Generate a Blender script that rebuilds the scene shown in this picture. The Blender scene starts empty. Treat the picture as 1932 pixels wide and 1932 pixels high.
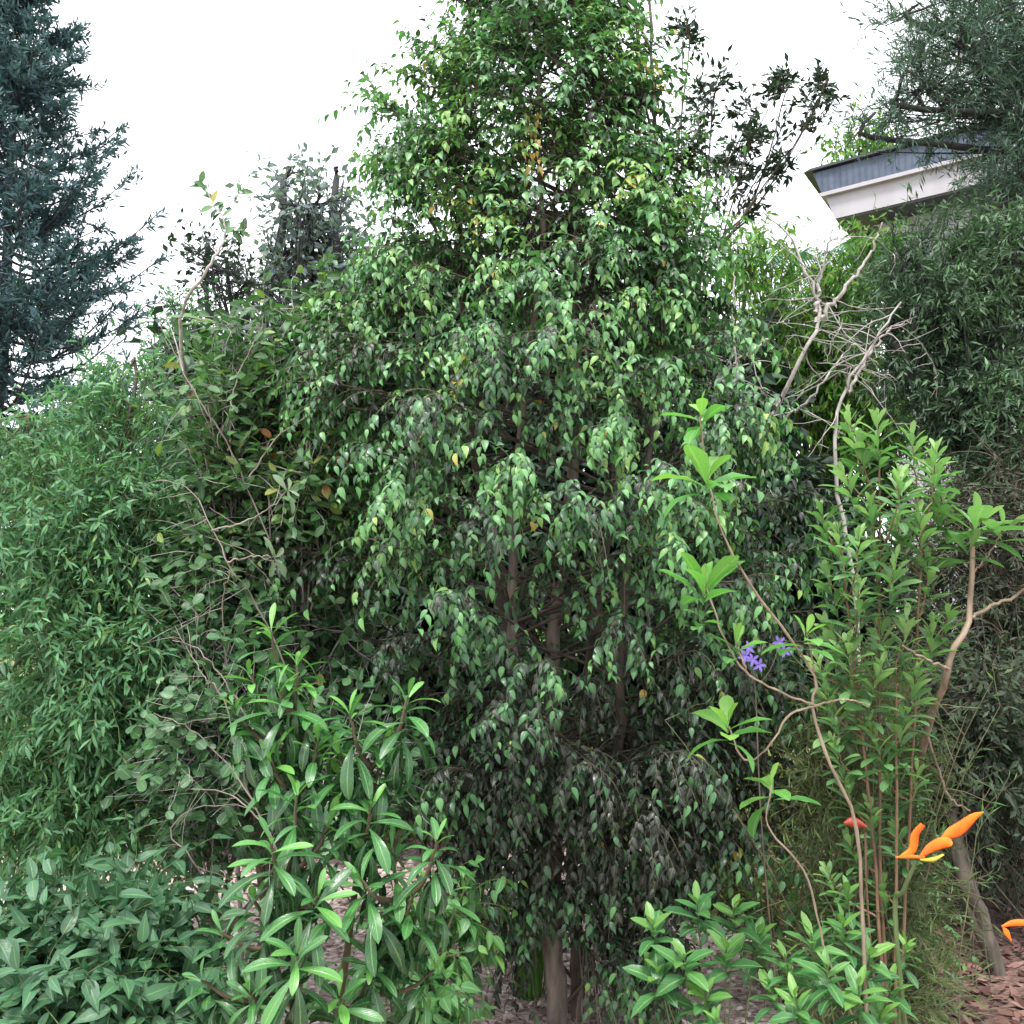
import bpy, math
import numpy as np
from mathutils import Vector

S = bpy.context.scene
COL = S.collection
R = math.radians

# ---------------------------------------------------------------- camera
CAM = np.array([0.0, 0.0, 1.6])
PITCH = R(6.3)
F = 1673.0                       # focal length for a 1932 px wide picture (60 degrees)
cam = bpy.data.objects.new("camera", bpy.data.cameras.new("camera"))
COL.objects.link(cam)
cam.location = CAM
cam.rotation_euler = (R(90) + PITCH, 0, 0)
cam.data.sensor_width = 36
cam.data.sensor_fit = 'HORIZONTAL'
cam.data.angle = R(60)
cam.data.clip_start = 0.05
cam.data.clip_end = 2000
S.camera = cam
S.render.resolution_x = S.render.resolution_y = 1024

# ---------------------------------------------------------------- sky and sun
W = bpy.data.worlds.new("World")
S.world = W
W.use_nodes = True
nt = W.node_tree
bg = nt.nodes['Background']
sky = nt.nodes.new('ShaderNodeTexSky')
sky.sky_type = 'NISHITA'
sky.sun_disc = False
sky.sun_elevation = R(64)
sky.sun_rotation = R(200)
hs = nt.nodes.new('ShaderNodeHueSaturation')      # cloud cover takes most of the blue out
hs.inputs['Saturation'].default_value = 0.3
mx = nt.nodes.new('ShaderNodeMix'); mx.data_type = 'RGBA'
mx.inputs['Factor'].default_value = 0.7
mx.inputs[7].default_value = (7.6, 7.8, 8.1, 1)   # even white overcast
nt.links.new(sky.outputs[0], hs.inputs['Color'])
nt.links.new(hs.outputs[0], mx.inputs[6])
nt.links.new(mx.outputs[2], bg.inputs['Color'])
bg.inputs['Strength'].default_value = 0.105

sl = bpy.data.lights.new("sun", 'SUN')
sl.energy = 1.5
sl.angle = R(14)
sl.color = (1, 0.97, 0.92)
so = bpy.data.objects.new("sun", sl)
COL.objects.link(so)
so.rotation_euler = (R(26), 0, R(-20))

S.view_settings.view_transform = 'Standard'
S.view_settings.look = 'None'
S.view_settings.exposure = 1.8
S.view_settings.gamma = 1
S.view_settings.use_curve_mapping = False
S.render.engine = 'CYCLES'
S.cycles.max_bounces = 5
S.cycles.transmission_bounces = 4
S.cycles.transparent_max_bounces = 4

# ---------------------------------------------------------------- helpers
cp, sp = math.cos(PITCH), math.sin(PITCH)

def P(px, py, Y):
    a = (px - 966) / F; b = (966 - py) / F
    d = np.array([a, cp - b * sp, sp + b * cp])
    return CAM + d * (Y / d[1])

def nrm(v):
    v = np.asarray(v, float)
    return v / np.maximum(np.linalg.norm(v, axis=-1, keepdims=True), 1e-9)

def ground_z(x, y):
    return 0.03 * np.sin(x * 1.3 + 1) * np.cos(y * 0.9) + 0.012 * np.sin(x * 4.1) * np.sin(y * 3.7 + 2)

def G(px, Y):
    "point on the ground under picture column px at distance Y"
    x = (px - 966) / F * Y * cp
    return np.array([x, Y, ground_z(x, Y) - 0.02])

def make_mesh(name, verts, faces, mat, parent=None, uv=None, rnd=None, smooth=True, mats=None, mi=None):
    me = bpy.data.meshes.new(name)
    off = np.array(parent.location) if parent is not None else np.zeros(3)
    verts = np.asarray(verts, np.float32) - off.astype(np.float32)
    faces = np.asarray(faces, np.int32)
    nf, k = faces.shape
    me.vertices.add(len(verts)); me.vertices.foreach_set('co', verts.ravel())
    me.loops.add(nf * k); me.loops.foreach_set('vertex_index', faces.ravel())
    me.polygons.add(nf)
    me.polygons.foreach_set('loop_start', np.arange(0, nf * k, k, dtype=np.int32))
    me.update(calc_edges=True)
    me.polygons.foreach_set('use_smooth', np.full(nf, smooth))
    if uv is not None:
        l = me.uv_layers.new(name='UVMap')
        l.data.foreach_set('uv', np.asarray(uv, np.float32)[faces.ravel()].ravel())
    if rnd is not None:
        a = me.attributes.new('rnd', 'FLOAT', 'POINT')
        a.data.foreach_set('value', np.asarray(rnd, np.float32))
    me.materials.append(mat)
    o = bpy.data.objects.new(name, me)
    COL.objects.link(o)
    if parent is not None: o.parent = parent
    return o

def thing(name, label, cat, loc, group=None):
    o = bpy.data.objects.new(name, None)
    o.empty_display_size = 0.1
    COL.objects.link(o)
    o.location = [float(np.float32(c)) for c in loc]
    o['label'] = label; o['category'] = cat
    if group: o['group'] = group
    return o

def tag(o, label=None, cat=None, kind=None, group=None):
    if label: o['label'] = label
    if cat: o['category'] = cat
    if kind: o['kind'] = kind
    if group: o['group'] = group
    return o

TM = {
 'ovate':  ([0, .07, .18, .34, .54, .74, .89, 1], [.05, .52, .86, 1, .84, .48, .17, .01]),
 'ellip':  ([0, .18, .5, .82, 1], [.04, .68, 1, .62, .02]),
 'lance':  ([0, .18, .42, .66, .85, 1], [.05, .6, 1, .85, .45, .01]),
 'obl':    ([0, .15, .32, .5, .68, .82, .93, 1], [.09, .28, .6, .87, 1, .88, .52, .05]),
 'round':  ([0, .15, .45, .75, .93, 1], [.05, .6, .98, 1, .62, .08]),
 'blade':  ([0, .25, .5, .75, 1], [.8, 1, .85, .5, .02]),
}

class Leaves:
    def __init__(s): s.a = []
    def add(s, pos, d, n, L, W, curl=.2, rnd=None, rng=None):
        pos = np.atleast_2d(pos); N = len(pos)
        d = nrm(np.broadcast_to(d, (N, 3))); n = np.broadcast_to(n, (N, 3))
        L = np.broadcast_to(L, (N,)); W = np.broadcast_to(W, (N,)); curl = np.broadcast_to(curl, (N,))
        if rnd is None: rnd = rng.random(N)
        s.a.append((pos, d, n, L, W, curl, np.broadcast_to(rnd, (N,))))
    def build(s, name, mat, parent, tmpl='ellip', fold=.25, wave=0.0):
        pos, d, n, L, W, curl, rnd = [np.concatenate([q[i] for q in s.a]) for i in range(7)]
        N = len(pos)
        side = nrm(np.cross(d, n)); up = nrm(np.cross(side, d))
        if tmpl in ('diamond',):
            t = np.array([0, .45, 1, .45]); w = np.array([0, 1, 0, -1.])
            V = (pos[:, None] + d[:, None] * (t[None, :, None] * L[:, None, None])
                 + side[:, None] * (w[None, :, None] * (W * L)[:, None, None] * .5)
                 - up[:, None] * ((t ** 2)[None, :, None] * (curl * L)[:, None, None]))
            F_ = (np.arange(N)[:, None] * 4 + np.arange(4)[None]).astype(int)
            uv = np.tile(np.stack([.5 + w * .5, t], 1), (N, 1))
            return make_mesh(name, V.reshape(-1, 3), F_, mat, parent, uv, np.repeat(rnd, 4), smooth=False)
        t, w = map(np.array, TM[tmpl]); K = len(t)
        ns_ = 3
        tt = np.repeat(t, 3); ww = np.repeat(w, 3) * np.tile([-1, 0, 1], K)
        # bending as an arc so long leaves keep their length
        ang = curl[:, None] * tt[None, :] * 1.6
        fx = np.where(ang > 1e-3, np.sin(ang) / np.maximum(ang, 1e-3), 1) * tt[None]
        fz = np.where(np.abs(ang) > 1e-3, (1 - np.cos(ang)) / np.maximum(np.abs(ang), 1e-3) * np.sign(ang), 0) * tt[None]
        hw = np.abs(ww)[None] * (W * L)[:, None] * .5
        z = fold * hw - fz * L[:, None]
        if wave:
            ph = (pos[:, 0] * 91 + pos[:, 2] * 57)[:, None]
            z = z + wave * L[:, None] * np.sin(tt[None] * 14 + ph + (ww[None] > 0) * 1.7) * np.abs(ww)[None]
        V = (pos[:, None] + d[:, None] * (fx * L[:, None])[..., None]
             + side[:, None] * (ww[None] * (W * L)[:, None] * .5)[..., None] + up[:, None] * z[..., None])
        q = []
        for k in range(K - 1):
            for j in (0, 1):
                q.append([k * 3 + j, k * 3 + j + 1, k * 3 + 4 + j, k * 3 + 3 + j])
        q = np.array(q)
        F_ = (np.arange(N)[:, None, None] * (3 * K) + q[None]).reshape(-1, 4)
        uv = np.tile(np.stack([.5 + .5 * np.tile([-1, 0, 1], K) * 1.0, tt], 1), (N, 1))
        return make_mesh(name, V.reshape(-1, 3), F_, mat, parent, uv, np.repeat(rnd, 3 * K))

class Tubes:
    def __init__(s): s.v = []; s.f = []; s.n = 0
    def add(s, pts, rad, sides=5):
        "pts (M,K,3) or (K,3); rad (K,), (M,K)"
        pts = np.asarray(pts, float)
        if pts.ndim == 2: pts = pts[None]
        M, K, _ = pts.shape
        rad = np.broadcast_to(np.asarray(rad, float), (M, K))
        T = nrm(np.gradient(pts, axis=1))
        ref = np.where(np.abs(T[..., 2:3]) < .9, np.array([0, 0, 1.]), np.array([1., 0, 0]))
        ref = np.broadcast_to(ref[:, :1], T.shape) if K > 1 else ref
        A = nrm(np.cross(T, ref)); B = np.cross(T, A)
        an = np.arange(sides) / sides * 2 * np.pi
        V = pts[:, :, None] + rad[..., None, None] * (A[:, :, None] * np.cos(an)[None, None, :, None] + B[:, :, None] * np.sin(an)[None, None, :, None])
        k, j = np.meshgrid(np.arange(K - 1), np.arange(sides), indexing='ij')
        q = np.stack([k * sides + j, k * sides + (j + 1) % sides, (k + 1) * sides + (j + 1) % sides, (k + 1) * sides + j], -1).reshape(-1, 4)
        Fq = (np.arange(M)[:, None, None] * (K * sides) + q[None]).reshape(-1, 4)
        s.v.append(V.reshape(-1, 3)); s.f.append(Fq + s.n); s.n += M * K * sides
    def build(s, name, mat, parent):
        return make_mesh(name, np.concatenate(s.v), np.concatenate(s.f), mat, parent)

def curve(pts, n=14, rng=None, jit=0.0):
    "Catmull-Rom through the points"
    p = np.asarray(pts, float)
    p = np.vstack([2 * p[0] - p[1], p, 2 * p[-1] - p[-2]])
    m = len(p) - 3
    u = np.linspace(0, m - 1e-6, n); i = u.astype(int); t = (u - i)[:, None]
    a, b, c, d = p[i], p[i + 1], p[i + 2], p[i + 3]
    o = .5 * ((2 * b) + (-a + c) * t + (2 * a - 5 * b + 4 * c - d) * t ** 2 + (-a + 3 * b - 3 * c + d) * t ** 3)
    if jit: o[1:-1] += rng.normal(0, jit, (n - 2, 3))
    return o

def spray_pts(rng, O, D, Ls, K, grav, wob):
    O = np.atleast_2d(O); M = len(O)
    d = nrm(D); p = O.copy(); out = [p.copy()]
    st = (np.broadcast_to(Ls, (M,)) / (K - 1))[:, None]
    for k in range(K - 1):
        d = nrm(d + np.array([0, 0, -grav]) / (K - 1) * 2 + rng.normal(0, wob, (M, 3)))
        p = p + d * st
        out.append(p.copy())
    return np.stack(out, 1)

def spray_leaves(rng, lv, pts, sp_, bias=0.0):
    M, K, _ = pts.shape
    T = nrm(np.gradient(pts, axis=1))
    per = sp_.get('per', 1)
    for rep in range(per):
        pos = pts[:, 1:].reshape(-1, 3)
        d = T[:, 1:].reshape(-1, 3)
        pos = pos + d * rng.uniform(-.5, .5, (len(pos), 1)) * sp_['L'] * .5
        up = np.array([0, 0, 1.])
        sd = nrm(np.cross(d, up) + 1e-4)
        sg = np.tile(np.where((np.arange(K - 1) + rep) % 2 == 0, 1, -1), M)[:, None]
        if sp_.get('radial'):
            a = rng.uniform(0, 2 * np.pi, (len(pos), 1))
            u2 = nrm(np.cross(sd, d)); sd = sd * np.cos(a) + u2 * np.sin(a); sg = 1
        N = len(pos)
        ld = nrm(d * sp_['fwd'] + sd * sg * sp_['side'] + np.array([0, 0, -1.]) * sp_['down'] + rng.normal(0, sp_['jit'], (N, 3)))
        outw = d * np.array([1, 1, 0.]) ; outw = nrm(outw + 1e-6)
        n = nrm(up * sp_['nu'] + outw * sp_['no'] + np.array([0, -1., 0]) * sp_.get('nf', 0) + rng.normal(0, sp_['jit'], (N, 3)))
        Lr = sp_['L'] * rng.uniform(.5, 1.25, N)
        keep = rng.random(N) < sp_.get('keep', .93)
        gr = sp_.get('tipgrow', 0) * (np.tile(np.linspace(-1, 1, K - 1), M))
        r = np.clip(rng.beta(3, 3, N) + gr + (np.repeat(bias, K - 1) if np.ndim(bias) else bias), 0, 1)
        if sp_.get('clear') is not None:
            for q, rr, z0, z1 in sp_['clear']:
                m = (np.abs(pos[:, 0] - np.interp(pos[:, 2], q[:, 2], q[:, 0])) < rr) & (pos[:, 2] > z0) & (pos[:, 2] < z1) & (pos[:, 1] < q[0, 1])
                keep &= ~(m & (rng.random(N) < .72))
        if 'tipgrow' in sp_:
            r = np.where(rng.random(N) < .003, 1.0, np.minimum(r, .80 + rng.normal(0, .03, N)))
        lv.add(pos[keep], ld[keep], n[keep], Lr[keep], sp_['W'] * rng.uniform(.85, 1.1, keep.sum()), sp_['curl'], r[keep])

# ---------------------------------------------------------------- materials
def new_mat(name):
    m = bpy.data.materials.new(name); m.use_nodes = True
    n = m.node_tree.nodes; n.clear()
    return m, n, m.node_tree.links

def ramp(n, stops):
    r = n.new('ShaderNodeValToRGB')
    e = r.color_ramp.elements
    while len(e) < len(stops): e.new(.5)
    for el, (p, c) in zip(e, stops): el.position = p; el.color = (*c, 1)
    return r

def leaf_mat(name, stops, rough=.38, trans=.25, spec=.5, vein=0.0, nscale=1.5, namt=.35, rib=(.25, .42, .14)):
    m, n, l = new_mat(name)
    at = n.new('ShaderNodeAttribute'); at.attribute_name = 'rnd'
    tc = n.new('ShaderNodeTexCoord')
    no = n.new('ShaderNodeTexNoise'); no.inputs['Scale'].default_value = nscale; no.inputs['Detail'].default_value = 2
    l.new(tc.outputs['Object'], no.inputs['Vector'])
    a = n.new('ShaderNodeMath'); a.operation = 'MULTIPLY_ADD'
    a.inputs[1].default_value = namt * 2; a.inputs[2].default_value = -namt
    l.new(no.outputs['Fac'], a.inputs[0])
    b = n.new('ShaderNodeMath'); b.operation = 'ADD'; b.use_clamp = True
    l.new(a.outputs[0], b.inputs[0]); l.new(at.outputs['Fac'], b.inputs[1])
    r = ramp(n, stops); l.new(b.outputs[0], r.inputs[0])
    colr = r.outputs['Color']
    bs = n.new('ShaderNodeBsdfPrincipled')
    if vein:
        uv = n.new('ShaderNodeUVMap'); sx = n.new('ShaderNodeSeparateXYZ'); l.new(uv.outputs[0], sx.inputs[0])
        u = n.new('ShaderNodeMath'); u.operation = 'SUBTRACT'; u.inputs[1].default_value = .5; l.new(sx.outputs[0], u.inputs[0])
        ab = n.new('ShaderNodeMath'); ab.operation = 'ABSOLUTE'; l.new(u.outputs[0], ab.inputs[0])
        lt = n.new('ShaderNodeMapRange'); lt.inputs[1].default_value = .03; lt.inputs[2].default_value = .075
        lt.inputs[3].default_value = 1; lt.inputs[4].default_value = 0
        l.new(ab.outputs[0], lt.inputs[0])
        s1 = n.new('ShaderNodeMath'); s1.operation = 'MULTIPLY_ADD'; s1.inputs[1].default_value = -.55
        l.new(ab.outputs[0], s1.inputs[0]); l.new(sx.outputs[1], s1.inputs[2])
        s2 = n.new('ShaderNodeMath'); s2.operation = 'MULTIPLY'; s2.inputs[1].default_value = 60; l.new(s1.outputs[0], s2.inputs[0])
        s3 = n.new('ShaderNodeMath'); s3.operation = 'SINE'; l.new(s2.outputs[0], s3.inputs[0])
        s4 = n.new('ShaderNodeMapRange'); s4.inputs[1].default_value = .7; s4.inputs[2].default_value = 1; s4.inputs[4].default_value = .35
        l.new(s3.outputs[0], s4.inputs[0])
        mxx = n.new('ShaderNodeMath'); mxx.operation = 'MAXIMUM'; l.new(lt.outputs[0], mxx.inputs[0]); l.new(s4.outputs[0], mxx.inputs[1])
        vm = n.new('ShaderNodeMath'); vm.operation = 'MULTIPLY'; vm.inputs[1].default_value = vein; l.new(mxx.outputs[0], vm.inputs[0])
        mc = n.new('ShaderNodeMix'); mc.data_type = 'RGBA'; l.new(vm.outputs[0], mc.inputs['Factor'])
        l.new(colr, mc.inputs[6]); mc.inputs[7].default_value = (*rib, 1); colr = mc.outputs[2]
        bp = n.new('ShaderNodeBump'); bp.inputs['Strength'].default_value = .35; bp.inputs['Distance'].default_value = .002
        bp.invert = True
        l.new(mxx.outputs[0], bp.inputs['Height']); l.new(bp.outputs[0], bs.inputs['Normal'])
    if vein:
        n2 = n.new('ShaderNodeTexNoise'); n2.inputs['Scale'].default_value = 95; n2.inputs['Detail'].default_value = 3
        l.new(tc.outputs['Object'], n2.inputs['Vector'])
        q = n.new('ShaderNodeMapRange'); q.inputs[1].default_value = .63; q.inputs[2].default_value = .72; q.inputs[4].default_value = .6
        l.new(n2.outputs['Fac'], q.inputs[0])
        m3 = n.new('ShaderNodeMix'); m3.data_type = 'RGBA'; l.new(q.outputs[0], m3.inputs['Factor'])
        l.new(colr, m3.inputs[6]); m3.inputs[7].default_value = (.16, .13, .04, 1); colr = m3.outputs[2]
        q2 = n.new('ShaderNodeMapRange'); q2.inputs[1].default_value = .3; q2.inputs[2].default_value = .7
        q2.inputs[3].default_value = rough - .08; q2.inputs[4].default_value = rough + .2
        l.new(n2.outputs['Fac'], q2.inputs[0]); rsock = q2.outputs[0]
    l.new(colr, bs.inputs['Base Color'])
    bs.inputs['Roughness'].default_value = rough
    if vein: l.new(rsock, bs.inputs['Roughness'])
    bs.inputs['Specular IOR Level'].default_value = spec
    tr = n.new('ShaderNodeBsdfTranslucent')
    tm = n.new('ShaderNodeMix'); tm.data_type = 'RGBA'; tm.blend_type = 'MULTIPLY'; tm.inputs['Factor'].default_value = 1
    l.new(colr, tm.inputs[6]); tm.inputs[7].default_value = (1.25, 1.6, .85, 1); l.new(tm.outputs[2], tr.inputs['Color'])
    ms = n.new('ShaderNodeMixShader'); ms.inputs[0].default_value = trans
    l.new(bs.outputs[0], ms.inputs[1]); l.new(tr.outputs[0], ms.inputs[2])
    out = n.new('ShaderNodeOutputMaterial'); l.new(ms.outputs[0], out.inputs['Surface'])
    return m

def bark_mat(name, c1, c2, scale=18, rough=.85):
    m, n, l = new_mat(name)
    tc = n.new('ShaderNodeTexCoord'); mp = n.new('ShaderNodeMapping'); mp.inputs['Scale'].default_value = (1, 1, .25)
    no = n.new('ShaderNodeTexNoise'); no.inputs['Scale'].default_value = scale; no.inputs['Detail'].default_value = 6
    l.new(tc.outputs['Object'], mp.inputs[0]); l.new(mp.outputs[0], no.inputs['Vector'])
    r = ramp(n, [(.3, c1), (.7, c2)]); l.new(no.outputs['Fac'], r.inputs[0])
    bs = n.new('ShaderNodeBsdfPrincipled'); bs.inputs['Roughness'].default_value = rough
    l.new(r.outputs[0], bs.inputs['Base Color'])
    bp = n.new('ShaderNodeBump'); bp.inputs['Strength'].default_value = .5; bp.inputs['Distance'].default_value = .01
    l.new(no.outputs['Fac'], bp.inputs['Height']); l.new(bp.outputs[0], bs.inputs['Normal'])
    out = n.new('ShaderNodeOutputMaterial'); l.new(bs.outputs[0], out.inputs['Surface'])
    return m

def plain_mat(name, c, rough=.6, c2=None, scale=8, bump=0):
    return bark_mat(name, c, c2 or tuple(x * .8 for x in c), scale, rough)

M = {}
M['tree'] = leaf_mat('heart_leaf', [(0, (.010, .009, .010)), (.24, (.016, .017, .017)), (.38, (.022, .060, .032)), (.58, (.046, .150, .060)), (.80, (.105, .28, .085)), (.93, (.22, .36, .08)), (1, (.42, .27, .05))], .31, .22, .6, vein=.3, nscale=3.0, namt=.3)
M['mixed'] = leaf_mat('mixed_leaf', [(0, (.018, .048, .024)), (.45, (.042, .115, .042)), (.75, (.075, .18, .055)), (.93, (.19, .25, .05)), (.97, (.26, .12, .05)), (1, (.34, .13, .05))], .4, .25, .5, vein=.3)
M['round'] = leaf_mat('round_leaf', [(0, (0.0253, 0.069, 0.033)), (0.6, (0.0517, 0.138, 0.055)), (0.93, (0.1035, 0.23, 0.088)), (1, (0.345, 0.322, 0.088))], .38, .2, .5, vein=.3)
M['hedge'] = leaf_mat('hedge_leaf', [(0, (.040, .10, .055)), (.5, (.085, .21, .10)), (.85, (.14, .31, .13)), (1, (.26, .38, .12))], .5, .32, .35, nscale=2.5, namt=.45)
M['lowleaf'] = leaf_mat('blue_green_leaf', [(0, (.022, .065, .036)), (.6, (.045, .13, .065)), (1, (.09, .21, .10))], .42, .2, .45, vein=.3)
M['glossy'] = leaf_mat('glossy_long_leaf', [(0, (.013, .052, .020)), (.5, (.026, .10, .032)), (.85, (.055, .19, .05)), (1, (.12, .31, .06))], .27, .2, .6, vein=.4)
M['light'] = leaf_mat('light_oblong_leaf', [(0, (.055, .14, .055)), (.5, (.115, .25, .09)), (1, (.26, .40, .16))], .38, .34, .5, vein=.35)
M['bright'] = leaf_mat('bright_leaf', [(0, (.055, .19, .045)), (.5, (.095, .27, .06)), (1, (.2, .38, .08))], .36, .35, .5, vein=.5)
M['shrubleaf'] = leaf_mat('shrub_leaf', [(0, (.03, .10, .04)), (.5, (.055, .18, .055)), (1, (.15, .3, .06))], .36, .25, .5, vein=.5)
M['needle'] = leaf_mat('haze_blue_needles', [(0, (.028, .058, .080)), (.6, (.058, .11, .14)), (1, (.10, .17, .17))], .6, .25, .3, nscale=.5, namt=.4)  # distance haze is put into the needle colour as extra blue
M['feather'] = leaf_mat('feathery_needles', [(0, (0.03, 0.0653, 0.0525)), (0.6, (0.0675, 0.1305, 0.09)), (1, (0.15, 0.232, 0.135))], .6, .2, .3)
M['densegreen'] = leaf_mat('dense_tree_leaf', [(0, (.03, .06, .035)), (.5, (.06, .12, .06)), (1, (.14, .24, .11))], .5, .2, .35, nscale=2.5, namt=.5)
M['backhaze'] = leaf_mat('haze_blue_leaf', [(0, (.08, .11, .13)), (.7, (.14, .19, .19)), (1, (.2, .27, .16))], .5, .3, .3)  # leaf colour carries the pale blue fading of distant air
M['backdark'] = leaf_mat('dark_back_leaf', [(0, (.010, .024, .015)), (.6, (.020, .045, .024)), (1, (.045, .10, .035))], .5, .12, .3)
M['backgreen'] = leaf_mat('yellow_green_leaf', [(0, (.04, .12, .02)), (.5, (.08, .22, .03)), (1, (.24, .36, .04))], .45, .35, .4)
M['bushdark'] = leaf_mat('thicket_leaf', [(0, (.02, .035, .02)), (.6, (.04, .065, .035)), (1, (.09, .12, .05))], .55, .15, .3)
M['paleleaf'] = leaf_mat('pale_grey_leaf', [(0, (.15, .22, .14)), (1, (.25, .33, .22))], .35, .2, .5, vein=.3)
M['featherlow'] = leaf_mat('olive_feather_leaf', [(0, (.05, .07, .03)), (.5, (.09, .13, .05)), (1, (.18, .24, .09))], .5, .3, .3)
M['dryleaf'] = leaf_mat('dry_shrub_leaf', [(0, (.16, .18, .04)), (.6, (.28, .28, .09)), (1, (.42, .36, .14))], .6, .3, .3)
M['grass'] = leaf_mat('grass_blade', [(0, (.05, .16, .03)), (.6, (.10, .26, .05)), (1, (.26, .30, .08))], .4, .3, .4)
M['lawn'] = leaf_mat('lawn_blade', [(0, (.12, .16, .03)), (.6, (.2, .22, .06)), (1, (.32, .28, .1))], .6, .3, .3)
M['palm'] = leaf_mat('palm_leaflet', [(0, (.04, .11, .07)), (1, (.09, .2, .13))], .4, .2, .4)
M['trunk'] = bark_mat('grey_brown_bark', (.035, .028, .022), (.13, .105, .082), 30)
M['stem'] = bark_mat('upper_stem_bark', (.08, .065, .052), (.24, .20, .165), 30)
M['limb'] = bark_mat('dark_limb_bark', (.035, .028, .022), (.10, .08, .06), 30)
M['twig'] = bark_mat('twig_bark', (.045, .038, .026), (.12, .10, .07), 30)
M['pale'] = bark_mat('pale_dead_bark', (.20, .185, .17), (.45, .42, .39), 40)
M['redstem'] = bark_mat('reddish_stem', (.09, .05, .03), (.24, .15, .09), 30)
M['palestem'] = bark_mat('pale_brown_stem', (.14, .10, .07), (.32, .25, .18), 30)
M['greytwig'] = bark_mat('grey_twig', (.13, .11, .09), (.28, .25, .21), 30)
M['darkstem'] = bark_mat('dark_brown_stem', (.04, .03, .02), (.12, .09, .05), 30)
M['olive'] = bark_mat('olive_twig', (.08, .08, .04), (.2, .18, .1), 30)
M['darkbark'] = bark_mat('dark_bark', (.02, .02, .022), (.05, .048, .05), 10)
M['greenstem'] = bark_mat('green_stem', (.05, .09, .03), (.12, .16, .06), 30)

def ground_material():
    m, n, l = new_mat('mulch_and_soil')
    tc = n.new('ShaderNodeTexCoord')
    vo = n.new('ShaderNodeTexVoronoi'); vo.inputs['Scale'].default_value = 34
    ns = n.new('ShaderNodeTexNoise'); ns.inputs['Scale'].default_value = 9; ns.inputs['Detail'].default_value = 8
    mp = n.new('ShaderNodeMapping'); mp.inputs['Scale'].default_value = (1, 1.9, 1)
    l.new(tc.outputs['Object'], mp.inputs[0]); l.new(mp.outputs[0], vo.inputs['Vector']); l.new(tc.outputs['Object'], ns.inputs['Vector'])
    r1 = ramp(n, [(0, (.2, .14, .12)), (.4, (.5, .38, .35)), (1, (.72, .6, .56))])
    l.new(vo.outputs['Color'], r1.inputs[0])
    r2 = ramp(n, [(0, (.06, .035, .028)), (.5, (.14, .08, .065)), (1, (.24, .15, .12))])
    l.new(vo.outputs['Color'], r2.inputs[0])
    # red earth lies to the right of the bed
    sx = n.new('ShaderNodeSeparateXYZ'); l.new(tc.outputs['Object'], sx.inputs[0])
    a = n.new('ShaderNodeMath'); a.operation = 'ADD'; l.new(sx.outputs[0], a.inputs[0]); l.new(ns.outputs['Fac'], a.inputs[1])
    mr = n.new('ShaderNodeMapRange'); mr.inputs[1].default_value = 1.45; mr.inputs[2].default_value = 1.95; l.new(a.outputs[0], mr.inputs[0])
    mc = n.new('ShaderNodeMix'); mc.data_type = 'RGBA'; l.new(mr.outputs[0], mc.inputs['Factor']); l.new(r1.outputs[0], mc.inputs[6]); l.new(r2.outputs[0], mc.inputs[7])
    # grass further away
    r3 = ramp(n, [(.3, (.07, .10, .02)), (.7, (.2, .22, .07))]); l.new(ns.outputs['Fac'], r3.inputs[0])
    b = n.new('ShaderNodeMath'); b.operation = 'ADD'; l.new(sx.outputs[1], b.inputs[0]); l.new(ns.outputs['Fac'], b.inputs[1])
    mr2 = n.new('ShaderNodeMapRange'); mr2.inputs[1].default_value = 6.6; mr2.inputs[2].default_value = 7.2; l.new(b.outputs[0], mr2.inputs[0])
    mc2 = n.new('ShaderNodeMix'); mc2.data_type = 'RGBA'; l.new(mr2.outputs[0], mc2.inputs['Factor']); l.new(mc.outputs[2], mc2.inputs[6]); l.new(r3.outputs[0], mc2.inputs[7])
    bs = n.new('ShaderNodeBsdfPrincipled'); bs.inputs['Roughness'].default_value = .9
    l.new(mc2.outputs[2], bs.inputs['Base Color'])
    bp = n.new('ShaderNodeBump'); bp.inputs['Strength'].default_value = .8; bp.inputs['Distance'].default_value = .015
    l.new(vo.outputs['Distance'], bp.inputs['Height']); l.new(bp.outputs[0], bs.inputs['Normal'])
    out = n.new('ShaderNodeOutputMaterial'); l.new(bs.outputs[0], out.inputs['Surface'])
    return m

# ---------------------------------------------------------------- ground
def build_ground():
    c = np.concatenate([[-400, -120, -40, -18], np.linspace(-9, 9, 91), [18, 40, 120, 400]])
    d = np.concatenate([[-400, -60, -10], np.linspace(-1, 14, 91), [20, 40, 100, 300, 900]])
    X, Y = np.meshgrid(c, d)
    Z = ground_z(X, Y)
    V = np.stack([X, Y, Z], -1).reshape(-1, 3)
    nx, ny = len(c), len(d)
    j, i = np.meshgrid(np.arange(ny - 1), np.arange(nx - 1), indexing='ij')
    q = np.stack([j * nx + i, j * nx + i + 1, (j + 1) * nx + i + 1, (j + 1) * nx + i], -1).reshape(-1, 4)
    tag(make_mesh('ground', V, q, ground_material()), kind='structure')
build_ground()

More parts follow.
